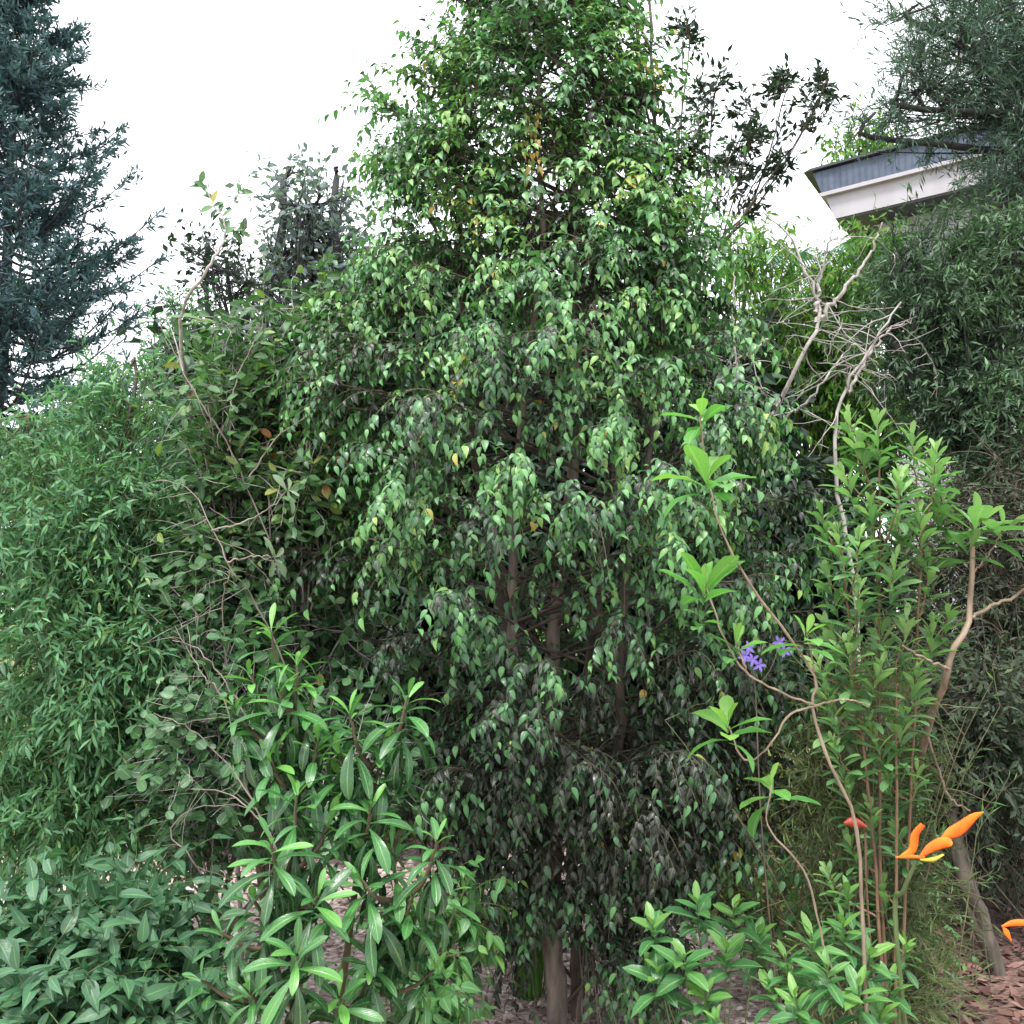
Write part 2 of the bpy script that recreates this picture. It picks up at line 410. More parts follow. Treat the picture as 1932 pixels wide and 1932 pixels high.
def chips(name, label, x0, x1, y0, y1, N, cols, seed, size=.035):
    rng = np.random.default_rng(seed)
    x = rng.uniform(x0, x1, N); y = rng.uniform(y0, y1, N)
    a = rng.uniform(0, np.pi * 2, N); tl = rng.normal(0, .22, N)
    d = np.stack([np.cos(a), np.sin(a), tl], 1)
    n = nrm(np.stack([rng.normal(0, .3, N), rng.normal(0, .3, N), np.ones(N)], 1))
    lv = Leaves()
    lv.add(np.stack([x, y, ground_z(x, y) + rng.uniform(.004, .02, N)], 1), d, n, size * rng.uniform(.5, 1.6, N), rng.uniform(.3, .6, N), rng.uniform(-.3, .4, N), rng=rng)
    o = lv.build(name, leaf_mat(name + '_mat', cols, .8, .0, .2), None, 'blade', .1)
    tag(o, label, 'mulch', 'stuff')
chips('wood_chip_mulch', 'pale pinkish brown wood chips and dry leaves under the trees', -2.6, 1.5, 2.6, 6.6, 15000,
      [(0, (.14, .09, .08)), (.3, (.38, .27, .24)), (.7, (.68, .55, .51)), (1, (.8, .72, .68))], 3)
chips('red_bark_mulch', 'red brown bark litter on the bank at the right edge', 1.1, 4.0, 2.6, 7.0, 9000,
      [(0, (.05, .025, .02)), (.5, (.14, .075, .06)), (1, (.26, .15, .13))], 4, .05)

def grass_field():
    rng = np.random.default_rng(8)
    N = 16000
    x = rng.uniform(-3, 4.2, N); y = rng.uniform(6.2, 9.5, N)
    lv = Leaves()
    lv.add(np.stack([x, y, ground_z(x, y) - .005], 1), np.stack([rng.normal(0, .4, N), rng.normal(0, .4, N), np.ones(N)], 1),
           rng.normal(0, 1, (N, 3)), rng.uniform(.05, .16, N), .12, .4, rng=rng)
    tag(lv.build('dry_lawn', M['lawn'], None, 'diamond'), 'yellowish dry lawn grass beyond the mulch bed', 'grass', 'stuff')
grass_field()

# ---------------------------------------------------------------- plant builders
def lobed_plant(name, label, cat, base, lobes, spec, lmat, bmat, seed, nb=60, ns=8, sl=.3, K=8, grav=.5, wob=.12,
                group=None, trunk_r=.05, tmpl='ellip', fold=.25, up=.3, shell=.5, leafpart='crown', trunkpart='trunk', fork=None, twig_r=.0025, bias=0, tsides=7):
    rng = np.random.default_rng(seed)
    t = thing(name, label, cat, base, group)
    tk = Tubes(); br = Tubes(); lv = Leaves()
    base = np.array(base)
    W_ = np.array([(l[2] * l[3]) * (l[6] if len(l) > 6 else 1) for l in lobes], float); W_ /= W_.sum()
    fk = base + np.array([0, 0, .3]) if fork is None else np.array(fork)
    for l, w in zip(lobes, W_):
        cx, cy, rx, ry, Y, dep = l[:6]
        c = P(cx, cy, Y); s = Y / F
        rad = np.array([rx * s, dep, ry * s])
        mid = (fk + c) / 2 + rng.normal(0, .06 * np.linalg.norm(c - fk), 3) * np.array([1, 1, .3])
        pth = curve([base, fk, mid, c - rad * np.array([0, 0, .1]), c + rad * np.array([rng.uniform(-.3, .3), 0, .6])], 18, rng, trunk_r * .25)
        tk.add(pth, np.linspace(trunk_r, trunk_r * .2, 18), tsides)
        n = max(3, int(nb * w))
        u = nrm(rng.normal(0, 1, (n, 3))) * (rng.uniform(0, 1, (n, 1)) ** (1 / 3) * (1 - shell) + shell)
        tip = c + u * rad
        k = np.clip((rng.uniform(.45, 1, n) * 17).astype(int), 0, 17)
        o = pth[k]
        m1 = o + (tip - o) * .5 + np.stack([rng.normal(0, .05, n), rng.normal(0, .05, n), -rng.uniform(0, .12, n)], 1) * np.linalg.norm(tip - o, axis=1)[:, None]
        tt = np.linspace(0, 1, 8)[None, :, None]
        bp = (1 - tt) ** 2 * o[:, None] + 2 * tt * (1 - tt) * m1[:, None] + tt ** 2 * tip[:, None]
        br.add(bp, np.linspace(trunk_r * .25, twig_r * 1.3, 8), 4)
        # sprays from the outer half of each branch
        bi = np.repeat(np.arange(n), ns)
        kk = rng.integers(3, 8, len(bi))
        O = bp[bi, kk]
        D = nrm(u[bi] * .8 + rng.normal(0, .6, (len(bi), 3)) + np.array([0, 0, up]))
        pts = spray_pts(rng, O, D, sl * rng.uniform(.5, 1.25, len(bi)), K, grav, wob)
        br.add(pts, np.linspace(twig_r, twig_r * .4, K), 3)
        spray_leaves(rng, lv, pts, spec, bias)
    tk.build(trunkpart, bmat[0], t); br.build('branches', bmat[1], t)
    lv.build(leafpart, lmat, t, tmpl, fold)
    return t

def spec(L, W, fwd=.6, side=.7, down=.3, nu=.8, no=.4, jit=.3, curl=.2, **k):
    return dict(L=L, W=W, fwd=fwd, side=side, down=down, nu=nu, no=no, jit=jit, curl=curl, **k)

def rosette(rng, lv, pos, axis, n, L, Wd, span, el0=70, el1=-20, curl=.5, az0=None):
    axis = nrm(axis); rf = nrm(np.cross(axis, [0.3, .9, .1])); r2 = np.cross(axis, rf)
    f = np.linspace(0, 1, n)
    az = np.arange(n) * 2.4 + rng.uniform(0, 6.3) + rng.normal(0, .2, n)
    el = np.radians(el0 + (el1 - el0) * f ** .75 + rng.normal(0, 9, n))
    rad = rf * np.cos(az)[:, None] + r2 * np.sin(az)[:, None]
    d = axis * np.sin(el)[:, None] + rad * np.cos(el)[:, None]
    nn = axis * np.cos(el)[:, None] - rad * np.sin(el)[:, None] + rng.normal(0, .15, (n, 3))
    pos = np.array(pos) - axis * (span * f)[:, None]
    lv.add(pos, d, nn, L * (.5 + .5 * np.minimum(1, f * 2.2 + .1)) * rng.uniform(.8, 1.15, n), Wd * rng.uniform(.85, 1.1, n), curl * rng.uniform(.4, 1.4, n) * (.4 + f), np.clip(1 - f * .9 + rng.normal(0, .15, n), 0, 1))

# ---------------------------------------------------------------- far background
def conifer(name, label, base, H, z0, Rb, seed, mat, nw=30, nb=9, ns=14, K=20, nl=.12, rise=.55, az=None, tr=.22, power=.8, leafW=.12, sprL=.5, spec_kw={}):
    rng = np.random.default_rng(seed)
    t = thing(name, label, 'tree', base)
    tk = Tubes(); lv = Leaves(); br = Tubes()
    base = np.array(base)
    zs = np.linspace(0, H, 16)
    tp = base + np.stack([.04 * np.sin(zs * 1.1), .04 * np.cos(zs), zs], 1)
    tk.add(tp, np.linspace(tr, .02, 16), 10)
    for w in range(nw):
        f = w / (nw - 1)
        z = z0 + (H - z0) * (f ** .95)
        Lb0 = Rb * (1 - f) ** power + .15
        n = nb
        a = rng.uniform(az[0], az[1], n) if az else rng.uniform(0, 2 * np.pi, n)
        Lb = Lb0 * rng.uniform(.6, 1.12, n)
        s = np.linspace(0, 1, 10)
        drop = rng.uniform(.02, .16, n)
        hz = (-drop[:, None] * np.sin(s[None] * np.pi * .9) + rise * s[None] ** 2.0 * rng.uniform(.5, 1.2, (n, 1)) * .6) * Lb[:, None]
        bp = np.stack([np.cos(a)[:, None] * s * Lb[:, None], np.sin(a)[:, None] * s * Lb[:, None], hz + z + rng.uniform(-.1, .1, (n, 1))], -1) + base
        br.add(bp, np.linspace(.035 * (1.2 - f), .008, 10), 4)
        m = max(5, int(ns * (Lb0 / Rb) ** .6))
        bi = np.repeat(np.arange(n), m); kf = rng.uniform(2.2, 9, len(bi)); k0 = kf.astype(int).clip(0, 8); fr = (kf - k0)[:, None]
        O = bp[bi, k0] * (1 - fr) + bp[bi, k0 + 1] * fr
        ax = np.stack([np.cos(a), np.sin(a), np.full(n, .35)], 1)[bi]
        sd = np.stack([-np.sin(a), np.cos(a), np.zeros(n)], 1)[bi] * rng.choice([-1, 1], (len(bi), 1))
        D = nrm(ax * .9 + sd * .75 + rng.normal(0, .25, (len(bi), 3)) + np.array([0, 0, .1]))
        pts = spray_pts(rng, O, D, sprL * (.45 + .55 * (Lb0 / Rb)) * rng.uniform(.5, 1.2, len(bi)) * (1.15 - kf / 14), K, -.15, .05)
        br.add(pts[:, ::3], np.full(len(range(0, K, 3)), .006), 3)
        spray_leaves(rng, lv, pts, spec(nl, leafW, .7, .7, -.1, .5, .2, .35, .1, radial=1, **spec_kw))
    tk.build('trunk', M['darkbark'], t); br.build('branches', M['darkbark'], t); lv.build('needles', mat, t, 'diamond')
    return t

b = P(-30, 1150, 16); b[2] = 0
conifer('conifer_tree', 'tall dark green conifer tinted haze blue with upswept branches at the left edge of the sky', b, P(0, -150, 16)[2], 3.0, 3.75, 11, M['needle'],
        nw=36, nb=10, ns=26, K=18, nl=.17, tr=.16, leafW=.26, sprL=.75, power=1.0, rise=.8)

def gnd(px, Y): return G(px, Y)

# feathery tree, upper right
lobed_plant('feathery_tree', 'feathery grey green tree overhanging the house in the upper right corner', 'tree', gnd(2150, 6.6),
    [(1850, 90, 150, 120, 6.2, .7), (1760, 170, 110, 90, 6.1, .5), (1930, 250, 130, 120, 6.2, .6), (1730, 40, 60, 60, 6.1, .3), (1900, 0, 150, 100, 6.4, .6),
     (1700, 200, 60, 60, 6.0, .3), (1925, 330, 95, 60, 6.0, .3), (1890, 385, 55, 45, 5.9, .3, 1.6), (1655, 250, 30, 70, 6, .2, .5)],
    spec(.075, .13, .8, .6, .1, .5, .3, .35, .1, radial=1), M['feather'], (M['darkbark'], M['darkbark']), 21, nb=190, ns=10, sl=.34, K=18, grav=.1, trunk_r=.05,
    tmpl='diamond', leafpart='crown', fork=P(2120, 300, 6.8))
# dense tree below the house on the right
lobed_plant('dense_tree', 'dense dark green tree in front of the house wall on the right', 'tree', gnd(1950, 6.0),
    [(1880, 520, 130, 110, 5.8, .6), (1750, 560, 90, 110, 5.7, .5), (1850, 700, 150, 110, 5.6, .6), (1900, 830, 120, 100, 5.5, .5), (1720, 490, 70, 60, 5.8, .3), (1900, 440, 80, 50, 5.9, .3), (1690, 640, 50, 90, 5.7, .3)],
    spec(.07, .22, .8, .6, .2, .6, .3, .35, .15, radial=1), M['densegreen'], (M['darkbark'], M['darkbark']), 22, nb=230, ns=12, sl=.32, K=14, grav=.2, trunk_r=.07,
    tmpl='diamond', fork=P(1900, 1000, 5.8))
# thicket lower right
lobed_plant('thicket_shrub', 'dark twiggy thicket filling the space under the dense tree on the right', 'shrub', gnd(1940, 5.2),
    [(1880, 1060, 110, 120, 5.0, .5), (1920, 930, 90, 80, 5.1, .3), (1800, 980, 70, 70, 5.1, .3), (1900, 1250, 130, 130, 4.9, .5), (1850, 1430, 90, 90, 5.0, .4), (1860, 1580, 90, 80, 4.9, .3), (1770, 1500, 60, 100, 4.9, .3), (1760, 1150, 60, 120, 5.1, .3), (1960, 1440, 80, 110, 5, .3)],
    spec(.05, .3, .7, .6, .2, .6, .3, .4, .2), M['bushdark'], (M['darkbark'], M['twig']), 23, nb=230, ns=10, sl=.4, K=12, grav=.4, trunk_r=.035, tmpl='diamond', twig_r=.004)

lobed_plant('shaded_tree', 'small dark trunked tree standing on the red bark at the lower right', 'tree', gnd(1845, 4.1),
    [(1850, 1330, 80, 90, 4.3, .3), (1790, 1440, 50, 60, 4.3, .2), (1920, 1440, 60, 80, 4.3, .2)],
    spec(.05, .4, .7, .6, .2, .6, .3, .4, .2), M['bushdark'], (M['trunk'], M['trunk']), 24, nb=70, ns=9, sl=.3, K=11, grav=.5, trunk_r=.035, tmpl='diamond', twig_r=.002, fork=P(1810, 1600, 4.2))
# tree behind to the left, blue haze put into its leaf colour
lobed_plant('round_tree', 'haze tinted blue grey tree rising behind the left shrub', 'tree', gnd(600, 12),
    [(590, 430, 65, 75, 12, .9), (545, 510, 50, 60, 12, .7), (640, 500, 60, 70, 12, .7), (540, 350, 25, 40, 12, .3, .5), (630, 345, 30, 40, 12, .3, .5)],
    spec(.13, .5, .6, .6, .2, .5, .3, .5, .2, keep=.8), M['backhaze'], (M['darkbark'], M['darkbark']), 31, nb=95, ns=6, sl=.6, K=8, grav=-.1, trunk_r=.12, tmpl='diamond', twig_r=.008)
lobed_plant('slender_tree', 'thin dark leafed tree between the conifer and the haze tinted tree', 'tree', gnd(430, 10),
    [(430, 520, 60, 45, 10, .5), (390, 500, 35, 30, 10, .3, .5), (470, 560, 60, 40, 10, .4)],
    spec(.09, .5, .6, .6, .1, .5, .3, .5, .2, keep=.7), M['backdark'], (M['darkbark'], M['darkbark']), 32, nb=40, ns=6, sl=.55, K=8, grav=-.2, trunk_r=.06, tmpl='diamond', twig_r=.006)
lobed_plant('small_far_tree', 'small soft green tree just right of the conifer foot', 'tree', gnd(340, 9),
    [(340, 610, 45, 45, 9, .3), (330, 680, 60, 50, 9, .4)],
    spec(.09, .35, .6, .6, .2, .5, .3, .4, .2), M['hedge'], (M['darkbark'], M['darkbark']), 33, nb=40, ns=7, sl=.35, K=8, grav=0, trunk_r=.05, tmpl='diamond', twig_r=.005)
# sprays that stick out behind the central tree on the right
lobed_plant('sparse_tree', 'open small leafed tree whose twigs show dark against the sky right of the tall tree', 'tree', gnd(1300, 6.6),
    [(1345, 190, 40, 25, 6.2, .3), (1420, 215, 45, 20, 6.2, .3), (1480, 180, 30, 18, 6.2, .2), (1552, 175, 32, 30, 6.2, .2), (1300, 90, 20, 60, 6.2, .2, .5), (1400, 310, 70, 50, 6.2, .3, .5), (1480, 295, 25, 15, 6.2, .1, .7)],
    spec(.075, .38, .8, .6, .0, .4, .3, .4, .15, keep=.9), M['backdark'], (M['twig'], M['twig']), 34, nb=60, ns=6, sl=.15, K=8, grav=-.1, trunk_r=.012, tmpl='diamond', twig_r=.003, fork=P(1310, 600, 6.5))
# yellow green tree behind the dead shrub
lobed_plant('yellow_green_tree', 'bright yellow green tree behind the bare dead shrub', 'tree', gnd(1560, 7.5),
    [(1580, 590, 100, 90, 7.3, .5), (1500, 700, 100, 100, 7.2, .5), (1620, 760, 90, 110, 7.2, .5), (1640, 500, 60, 50, 7.3, .4), (1430, 480, 60, 55, 7.4, .4), (1420, 640, 70, 90, 7.3, .4)],
    spec(.10, .32, .5, .5, .6, .6, .4, .35, .3), M['backgreen'], (M['twig'], M['twig']), 35, nb=230, ns=10, sl=.35, K=8, grav=.5, trunk_r=.03, tmpl='diamond', twig_r=.004)
lobed_plant('young_tree', 'small yellow green treetop showing just above the left end of the house roof', 'tree', gnd(1640, 16),
    [(1600, 275, 35, 35, 16, .3), (1640, 265, 35, 25, 16, .3)],
    spec(.16, .4, .5, .5, .5, .6, .4, .35, .3), M['backgreen'], (M['twig'], M['twig']), 37, nb=26, ns=7, sl=.5, K=7, grav=.3, trunk_r=.04, tmpl='diamond', twig_r=.006, fork=P(1640, 500, 16))
lobed_plant('back_shrub', 'bright green shrub seen through the trunks of the tall tree', 'shrub', gnd(1050, 7.6),
    [(1030, 1300, 120, 130, 7.5, .5), (960, 1250, 80, 100, 7.5, .4), (1180, 1330, 120, 130, 7.5, .5), (1330, 1250, 120, 160, 7.5, .5)],
    spec(.09, .4, .5, .6, .4, .6, .4, .35, .3), M['backgreen'], (M['twig'], M['twig']), 36, nb=100, ns=8, sl=.35, K=8, grav=.4, trunk_r=.03, tmpl='diamond', twig_r=.004)

# dark band of trees behind everything
for i, (px, Y, lobes) in enumerate([
    (560, 6.4, [(470, 760, 150, 130, 6.3, .6), (620, 700, 130, 120, 6.3, .6), (420, 980, 150, 140, 6.2, .6), (620, 950, 160, 150, 6.2, .6), (520, 1200, 200, 150, 6.2, .6), (700, 1330, 200, 130, 6.2, .5), (440, 1400, 150, 120, 6.2, .5)]),
    (900, 6.6, [(820, 620, 150, 120, 6.5, .6), (980, 640, 150, 130, 6.5, .6), (850, 860, 160, 140, 6.4, .6), (1020, 900, 160, 150, 6.4, .6), (850, 1130, 150, 130, 6.4, .5), (780, 1330, 130, 110, 6.0, .3), (700, 1180, 130, 120, 5.6, .3)]),
    (1250, 6.8, [(1180, 640, 120, 120, 6.6, .6), (1320, 720, 110, 130, 6.6, .6), (1200, 920, 160, 150, 6.5, .6), (1380, 950, 130, 150, 6.6, .6), (1150, 1150, 150, 80, 6.6, .5), (1440, 1200, 150, 150, 6.6, .5), (1250, 1440, 140, 60, 6.6, .4), (1560, 1050, 120, 180, 6.6, .5), (1640, 1250, 120, 180, 6.6, .5)])]):
    lobed_plant('dark_tree', ['dark evergreen tree behind the left mixed shrub', 'dark evergreen tree directly behind the tall tree stems', 'dark evergreen tree behind the right half of the tall tree'][i],
        'tree', gnd(px, Y), lobes, spec(.14, .5, .6, .6, .4, .6, .4, .4, .3), M['backdark'], (M['darkbark'], M['darkbark']), 40 + i, nb=300, ns=10, sl=.45, K=8, grav=.3, trunk_r=.08,
        tmpl='diamond', twig_r=.005, group='dark evergreens behind the tall tree', shell=.3)

def palm():
    rng = np.random.default_rng(51)
    base = gnd(1545, 10)
    t = thing('palm_tree', 'small blue green palm crown between the dead shrub and the house', 'palm', base)
    c = P(1545, 500, 10); tk = Tubes(); tk.add(curve([base, (base + c) / 2 + [.1, 0, 0], c], 10), np.linspace(.12, .09, 10), 8)
    tk.build('trunk', M['darkbark'], t)
    for i in range(16):
        a = i * 2.4; el = rng.uniform(.0, 1.1)
        d = np.array([math.cos(a) * math.cos(el), math.sin(a) * math.cos(el), math.sin(el)])
        pts = spray_pts(rng, c, d[None], .95, 22, .9, .01)
        lv = Leaves()
        T = nrm(np.gradient(pts, axis=1))[0]; q = pts[0]
        for sg in (-1, 1):
            sd = nrm(np.cross(T, [0, 0, 1.])) * sg
            lv.add(q[3:], nrm(sd + T * .6 + np.array([0, 0, -.35]))[3:], np.array([0, 0, 1.]), .36 * np.sin(np.linspace(.5, 2.8, 19)), .09, .3, rng=rng)
        f = lv.build('frond', M['palm'], t, 'blade', .2)
palm()

# ---------------------------------------------------------------- house
def house():
    vpx = -1500.0
    u = nrm(np.array([(vpx - 966) / F, 1.0 / cp, 0]))          # runs away to the left
    A = P(1533, 325, 14.0)                                       # upper left corner of the dark band
    n = np.array([u[1], -u[0], 0]); n = n if n[1] < 0 else -n     # outward, toward the camera
    t = thing('house', 'house with dark metal upper band over cream fascia, half hidden by trees on the right', 'house', (A[0] + 3, A[1], 0))
    Zt = A[2]
    def prism(name, poly, d0, d1, mat, parent=t):
        "poly in (along, z) measured from the corner; positive along = to the right"
        p = np.array(poly, float)
        k = len(p)
        f = A[None] * [1, 1, 0] - u * p[:, :1] + np.array([0, 0, 1.]) * p[:, 1:2]
        V = np.concatenate([f + n * d1, f + n * d0])
        import bmesh
        bm = bmesh.new(); vs = [bm.verts.new(v - np.array(parent.location if parent is t else t.location)) for v in V]
        bm.faces.new(vs[:k]); bm.faces.new(vs[k:][::-1])
        for i in range(k): bm.faces.new([vs[i], vs[i + k], vs[(i + 1) % k + k], vs[(i + 1) % k]])
        bmesh.ops.recalc_face_normals(bm, faces=bm.faces)
        me = bpy.data.meshes.new(name); bm.to_mesh(me); bm.free(); me.materials.append(mat)
        o = bpy.data.objects.new(name, me); COL.objects.link(o); o.parent = parent
        return o
    s = 14.0 / F
    dark, n1, l1 = new_mat('blue_grey_corrugated_metal')
    tc = n1.new('ShaderNodeTexCoord'); mp = n1.new('ShaderNodeMapping'); mp.inputs['Rotation'].default_value = (0, 0, math.atan2(-u[1], -u[0]) * -1)
    wv = n1.new('ShaderNodeTexWave'); wv.inputs['Scale'].default_value = 3.2; wv.bands_direction = 'X'
    no = n1.new('ShaderNodeTexNoise'); no.inputs['Scale'].default_value = 5; no.inputs['Detail'].default_value = 6
    l1.new(tc.outputs['Object'], mp.inputs[0]); l1.new(mp.outputs[0], wv.inputs[0]); l1.new(tc.outputs['Object'], no.inputs['Vector'])
    r = ramp(n1, [(.3, (.03, .045, .075)), (.75, (.065, .09, .135))]); l1.new(no.outputs['Fac'], r.inputs[0])
    bs = n1.new('ShaderNodeBsdfPrincipled'); bs.inputs['Roughness'].default_value = .5; l1.new(r.outputs[0], bs.inputs['Base Color'])
    bp = n1.new('ShaderNodeBump'); bp.inputs['Strength'].default_value = .6; bp.inputs['Distance'].default_value = .02
    l1.new(wv.outputs['Fac'], bp.inputs['Height']); l1.new(bp.outputs[0], bs.inputs['Normal'])
    out = n1.new('ShaderNodeOutputMaterial'); l1.new(bs.outputs[0], out.inputs[0])
    cream = plain_mat('cream_painted_board', (.36, .35, .37), .6, (.30, .29, .31), 3)
    roofm = plain_mat('charcoal_roof_sheet', (.03, .033, .04), .5)
    hd = .47; hc = .44
    L = 9.0; rk = .16
    prism('upper_band', [(0, Zt - .02), (L, Zt - .02), (L, Zt - hd), (rk, Zt - hd)], -.25, .0, dark)
    prism('fascia', [(rk + .05, Zt - hd - .05), (3.0, Zt - hd - .05), (3.0, Zt - hd - hc), (rk + .18, Zt - hd - hc)], -.25, .05, cream)
    g = prism('gutter', [(rk - .03, Zt - hd + .012), (3.2, Zt - hd + .012), (3.2, Zt - hd - .05), (rk + .0, Zt - hd - .05)], -.2, .14, cream)
    prism('roof', [(-.13, Zt + .0), (L, Zt + .0), (L, Zt + .03), (-.02, Zt + .04)], -5, .07, roofm)
    w = prism('wall', [(.9, 0), (L, 0), (L, Zt - hd - hc + .02), (.9, Zt - hd - hc + .02)], -4.8, -.5, cream)
    prism('soffit', [(rk + .2, Zt - hd - hc - .03), (3.0, Zt - hd - hc - .03), (3.0, Zt - hd - hc), (rk + .2, Zt - hd - hc)], -.5, .03, roofm)
    gl = plain_mat('window_glass', (.03, .035, .04), .1)
    for a0, z0 in ((2.2, 4.4), (5.0, 4.4), (2.2, 1.0), (5.0, 1.0)):
        f = prism('window', [(a0, z0), (a0 + 1.3, z0), (a0 + 1.3, z0 + 1.3), (a0, z0 + 1.3)], -.5, -.46, roofm)
        prism('pane', [(a0 + .06, z0 + .06), (a0 + 1.24, z0 + .06), (a0 + 1.24, z0 + 1.24), (a0 + .06, z0 + 1.24)], -.46, -.45, gl, t).parent = f
house()

# ---------------------------------------------------------------- tall tree in the middle
def central_tree():
    rng = np.random.default_rng(101)
    Y0 = 3.75
    base = G(1060, Y0 - .02)
    t = thing('tall_tree', 'tall pyramidal tree with drooping pointed glossy leaves and several stems in the centre', 'tree', base)
    stems_px = [
        ([(1052, 1985, 3.70), (1046, 1800, 3.70), (1042, 1600, 3.72), (1035, 1400, 3.75), (1045, 1200, 3.75), (1080, 900, 3.72), (1085, 650, 3.7), (1080, 400, 3.75), (1098, 150, 3.8), (1102, -200, 3.85)], .046),
        ([(1094, 1985, 3.76), (1090, 1800, 3.76), (1080, 1600, 3.78), (1085, 1400, 3.8), (1120, 1200, 3.8), (1160, 900, 3.8), (1190, 550, 3.85), (1205, 150, 3.85), (1190, -150, 3.85)], .031),
        ([(1048, 1700, 3.70), (1000, 1480, 3.6), (972, 1330, 3.55), (965, 1150, 3.55), (972, 900, 3.6), (1000, 650, 3.55), (1025, 450, 3.5), (1016, 250, 3.5), (1020, -150, 3.6)], .03),
        ([(1092, 1720, 3.76), (1130, 1580, 3.6), (1162, 1450, 3.5), (1172, 1200, 3.5), (1195, 1000, 3.5), (1250, 700, 3.55), (1240, 350, 3.6), (1225, 0, 3.7)], .028),
        ([(1044, 1550, 3.72), (960, 1200, 3.85), (900, 900, 3.9), (875, 600, 3.85), (868, 300, 3.8), (885, 20, 3.8)], .025),
    ]
    stems = []
    for q, r in stems_px:
        pts = curve([P(*a) for a in q], 48, rng, .004)
        tb = Tubes(); tb.add(pts, np.linspace(r, r * .22, 48) * (1 + .04 * rng.normal(0, 1, 48)), 10)
        tb.build('trunk', M['trunk'] if r > .05 else M['stem'] if len(stems) in (0, 2) else M['trunk'], t)
        stems.append(pts)
    # crown outline, measured in picture columns at the tree's distance
    ys = np.array([-260, -100, 0, 150, 250, 400, 520, 620, 750, 900, 1100, 1300, 1450, 1560, 1680, 1820])
    xl = np.array([930, 900, 870, 780, 685, 680, 700, 620, 530, 490, 520, 600, 740, 840, 900, 930])
    xr = np.array([1110, 1150, 1175, 1225, 1300, 1350, 1400, 1440, 1490, 1540, 1570, 1570, 1530, 1430, 1300, 1240])
    zs = np.array([P(966, y, Y0)[2] for y in ys])[::-1]
    XL = ((xl - 966) / F * Y0)[::-1]; XR = ((xr - 966) / F * Y0)[::-1]
    cx = .5 * (np.interp(np.linspace(0, 1, 2), [0, 1], [0, 1])[0]) + .18
    lv = Leaves(); tw = Tubes(); bh = Tubes()
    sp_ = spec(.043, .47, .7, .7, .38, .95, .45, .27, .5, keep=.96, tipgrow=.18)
    Z = lambda y: P(966, y, Y0)[2]
    sp_['clear'] = [(stems[2], .06, Z(560), Z(230)), (stems[0], .04, Z(770), Z(480)), (stems[0], .09, -1, Z(1740)), (stems[1], .07, -1, Z(1740)), (stems[0], .09, -1, Z(1740))]
    def branch(z, a, n_spr, lenf=1.0, bias=0, st=None, tip=None):
        i = rng.integers(len(stems)) if st is None else st
        pts = stems[i]
        zz = z - rng.uniform(.1, .35)
        k = int(np.argmin(np.abs(pts[:, 2] - zz)))
        o = pts[k]
        L_, R_ = np.interp(z, zs, XL), np.interp(z, zs, XR)
        mid = (L_ + R_) / 2; hw = (R_ - L_) / 2 * lenf
        if tip is None: tip = np.array([mid + math.cos(a) * hw, Y0 + math.sin(a) * hw * .78, z + rng.uniform(-.05, .1)])
        m1 = (o + tip) / 2 + np.array([0, 0, rng.uniform(.02, .16)])
        s = np.linspace(0, 1, 12)[:, None]
        bp = (1 - s) ** 2 * o + 2 * s * (1 - s) * m1 + s ** 2 * tip
        bh.add(bp, np.linspace(.008, .0025, 12), 4)
        f = rng.uniform(.35, 1, n_spr) ** .5
        kk = f * 11; k0 = kk.astype(int).clip(0, 10); fr = (kk - k0)[:, None]
        O = bp[k0] * (1 - fr) + bp[k0 + 1] * fr
        out = nrm(tip - o)
        hf = float(np.clip((z - Z(750)) / (Z(200) - Z(750)), 0, 1))
        D = nrm(out[None] * (.75 - .3 * hf) + rng.normal(0, .38, (n_spr, 3)) + np.array([0, 0, .1 + .6 * hf]))
        pt = spray_pts(rng, O, D, rng.uniform(.15, .31, n_spr), 13, .95 - .4 * hf, .05)
        tw.add(pt, np.linspace(.0022, .0009, 13), 3)
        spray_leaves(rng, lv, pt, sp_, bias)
    N = 430
    for i in range(N):
        z = np.interp((i + rng.random()) / N, [0, 1], [zs[0] + .02, zs[-1] + .25])
        a = (i * 2.39996) % (2 * math.pi)
        if math.sin(a) > .25 and rng.random() < .55: a = -a
        zf = (z - zs[0]) / (zs[-1] - zs[0])
        if zf < .10 and rng.random() < .5: continue
        if Z(1380) < z < Z(1090) and math.cos(a) < -.45 and rng.random() < .6: continue
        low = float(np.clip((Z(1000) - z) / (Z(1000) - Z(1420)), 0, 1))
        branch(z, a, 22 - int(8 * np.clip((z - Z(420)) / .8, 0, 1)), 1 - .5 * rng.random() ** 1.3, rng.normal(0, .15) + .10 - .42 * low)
    for i in range(16):
        branch(rng.uniform(Z(540), Z(230)), rng.uniform(0, 6.28), 18, rng.uniform(.3, .9), rng.normal(0, .14))
    for px_, py_, Y_ in [(900, 1640, 3.4), (930, 1700, 3.45), (910, 1760, 3.4), (940, 1560, 3.4), (860, 1620, 3.5), (1200, 1700, 3.5), (1220, 1780, 3.5), (1230, 1830, 3.55), (1200, 1620, 3.4),
                        (1270, 1640, 3.5), (1100, 1540, 3.2), (1040, 1460, 3.2), (860, 1450, 3.4), (1000, 1380, 3.2), (1300, 1420, 3.3), (1450, 1430, 3.5), (1150, 1640, 3.3), (1000, 1480, 3.2), (1250, 1480, 3.2), (1120, 1450, 3.1)]:
        tp_ = P(px_, py_, Y_)
        branch(tp_[2] + .25, 0, 15, 1, -.3, None, tp_)
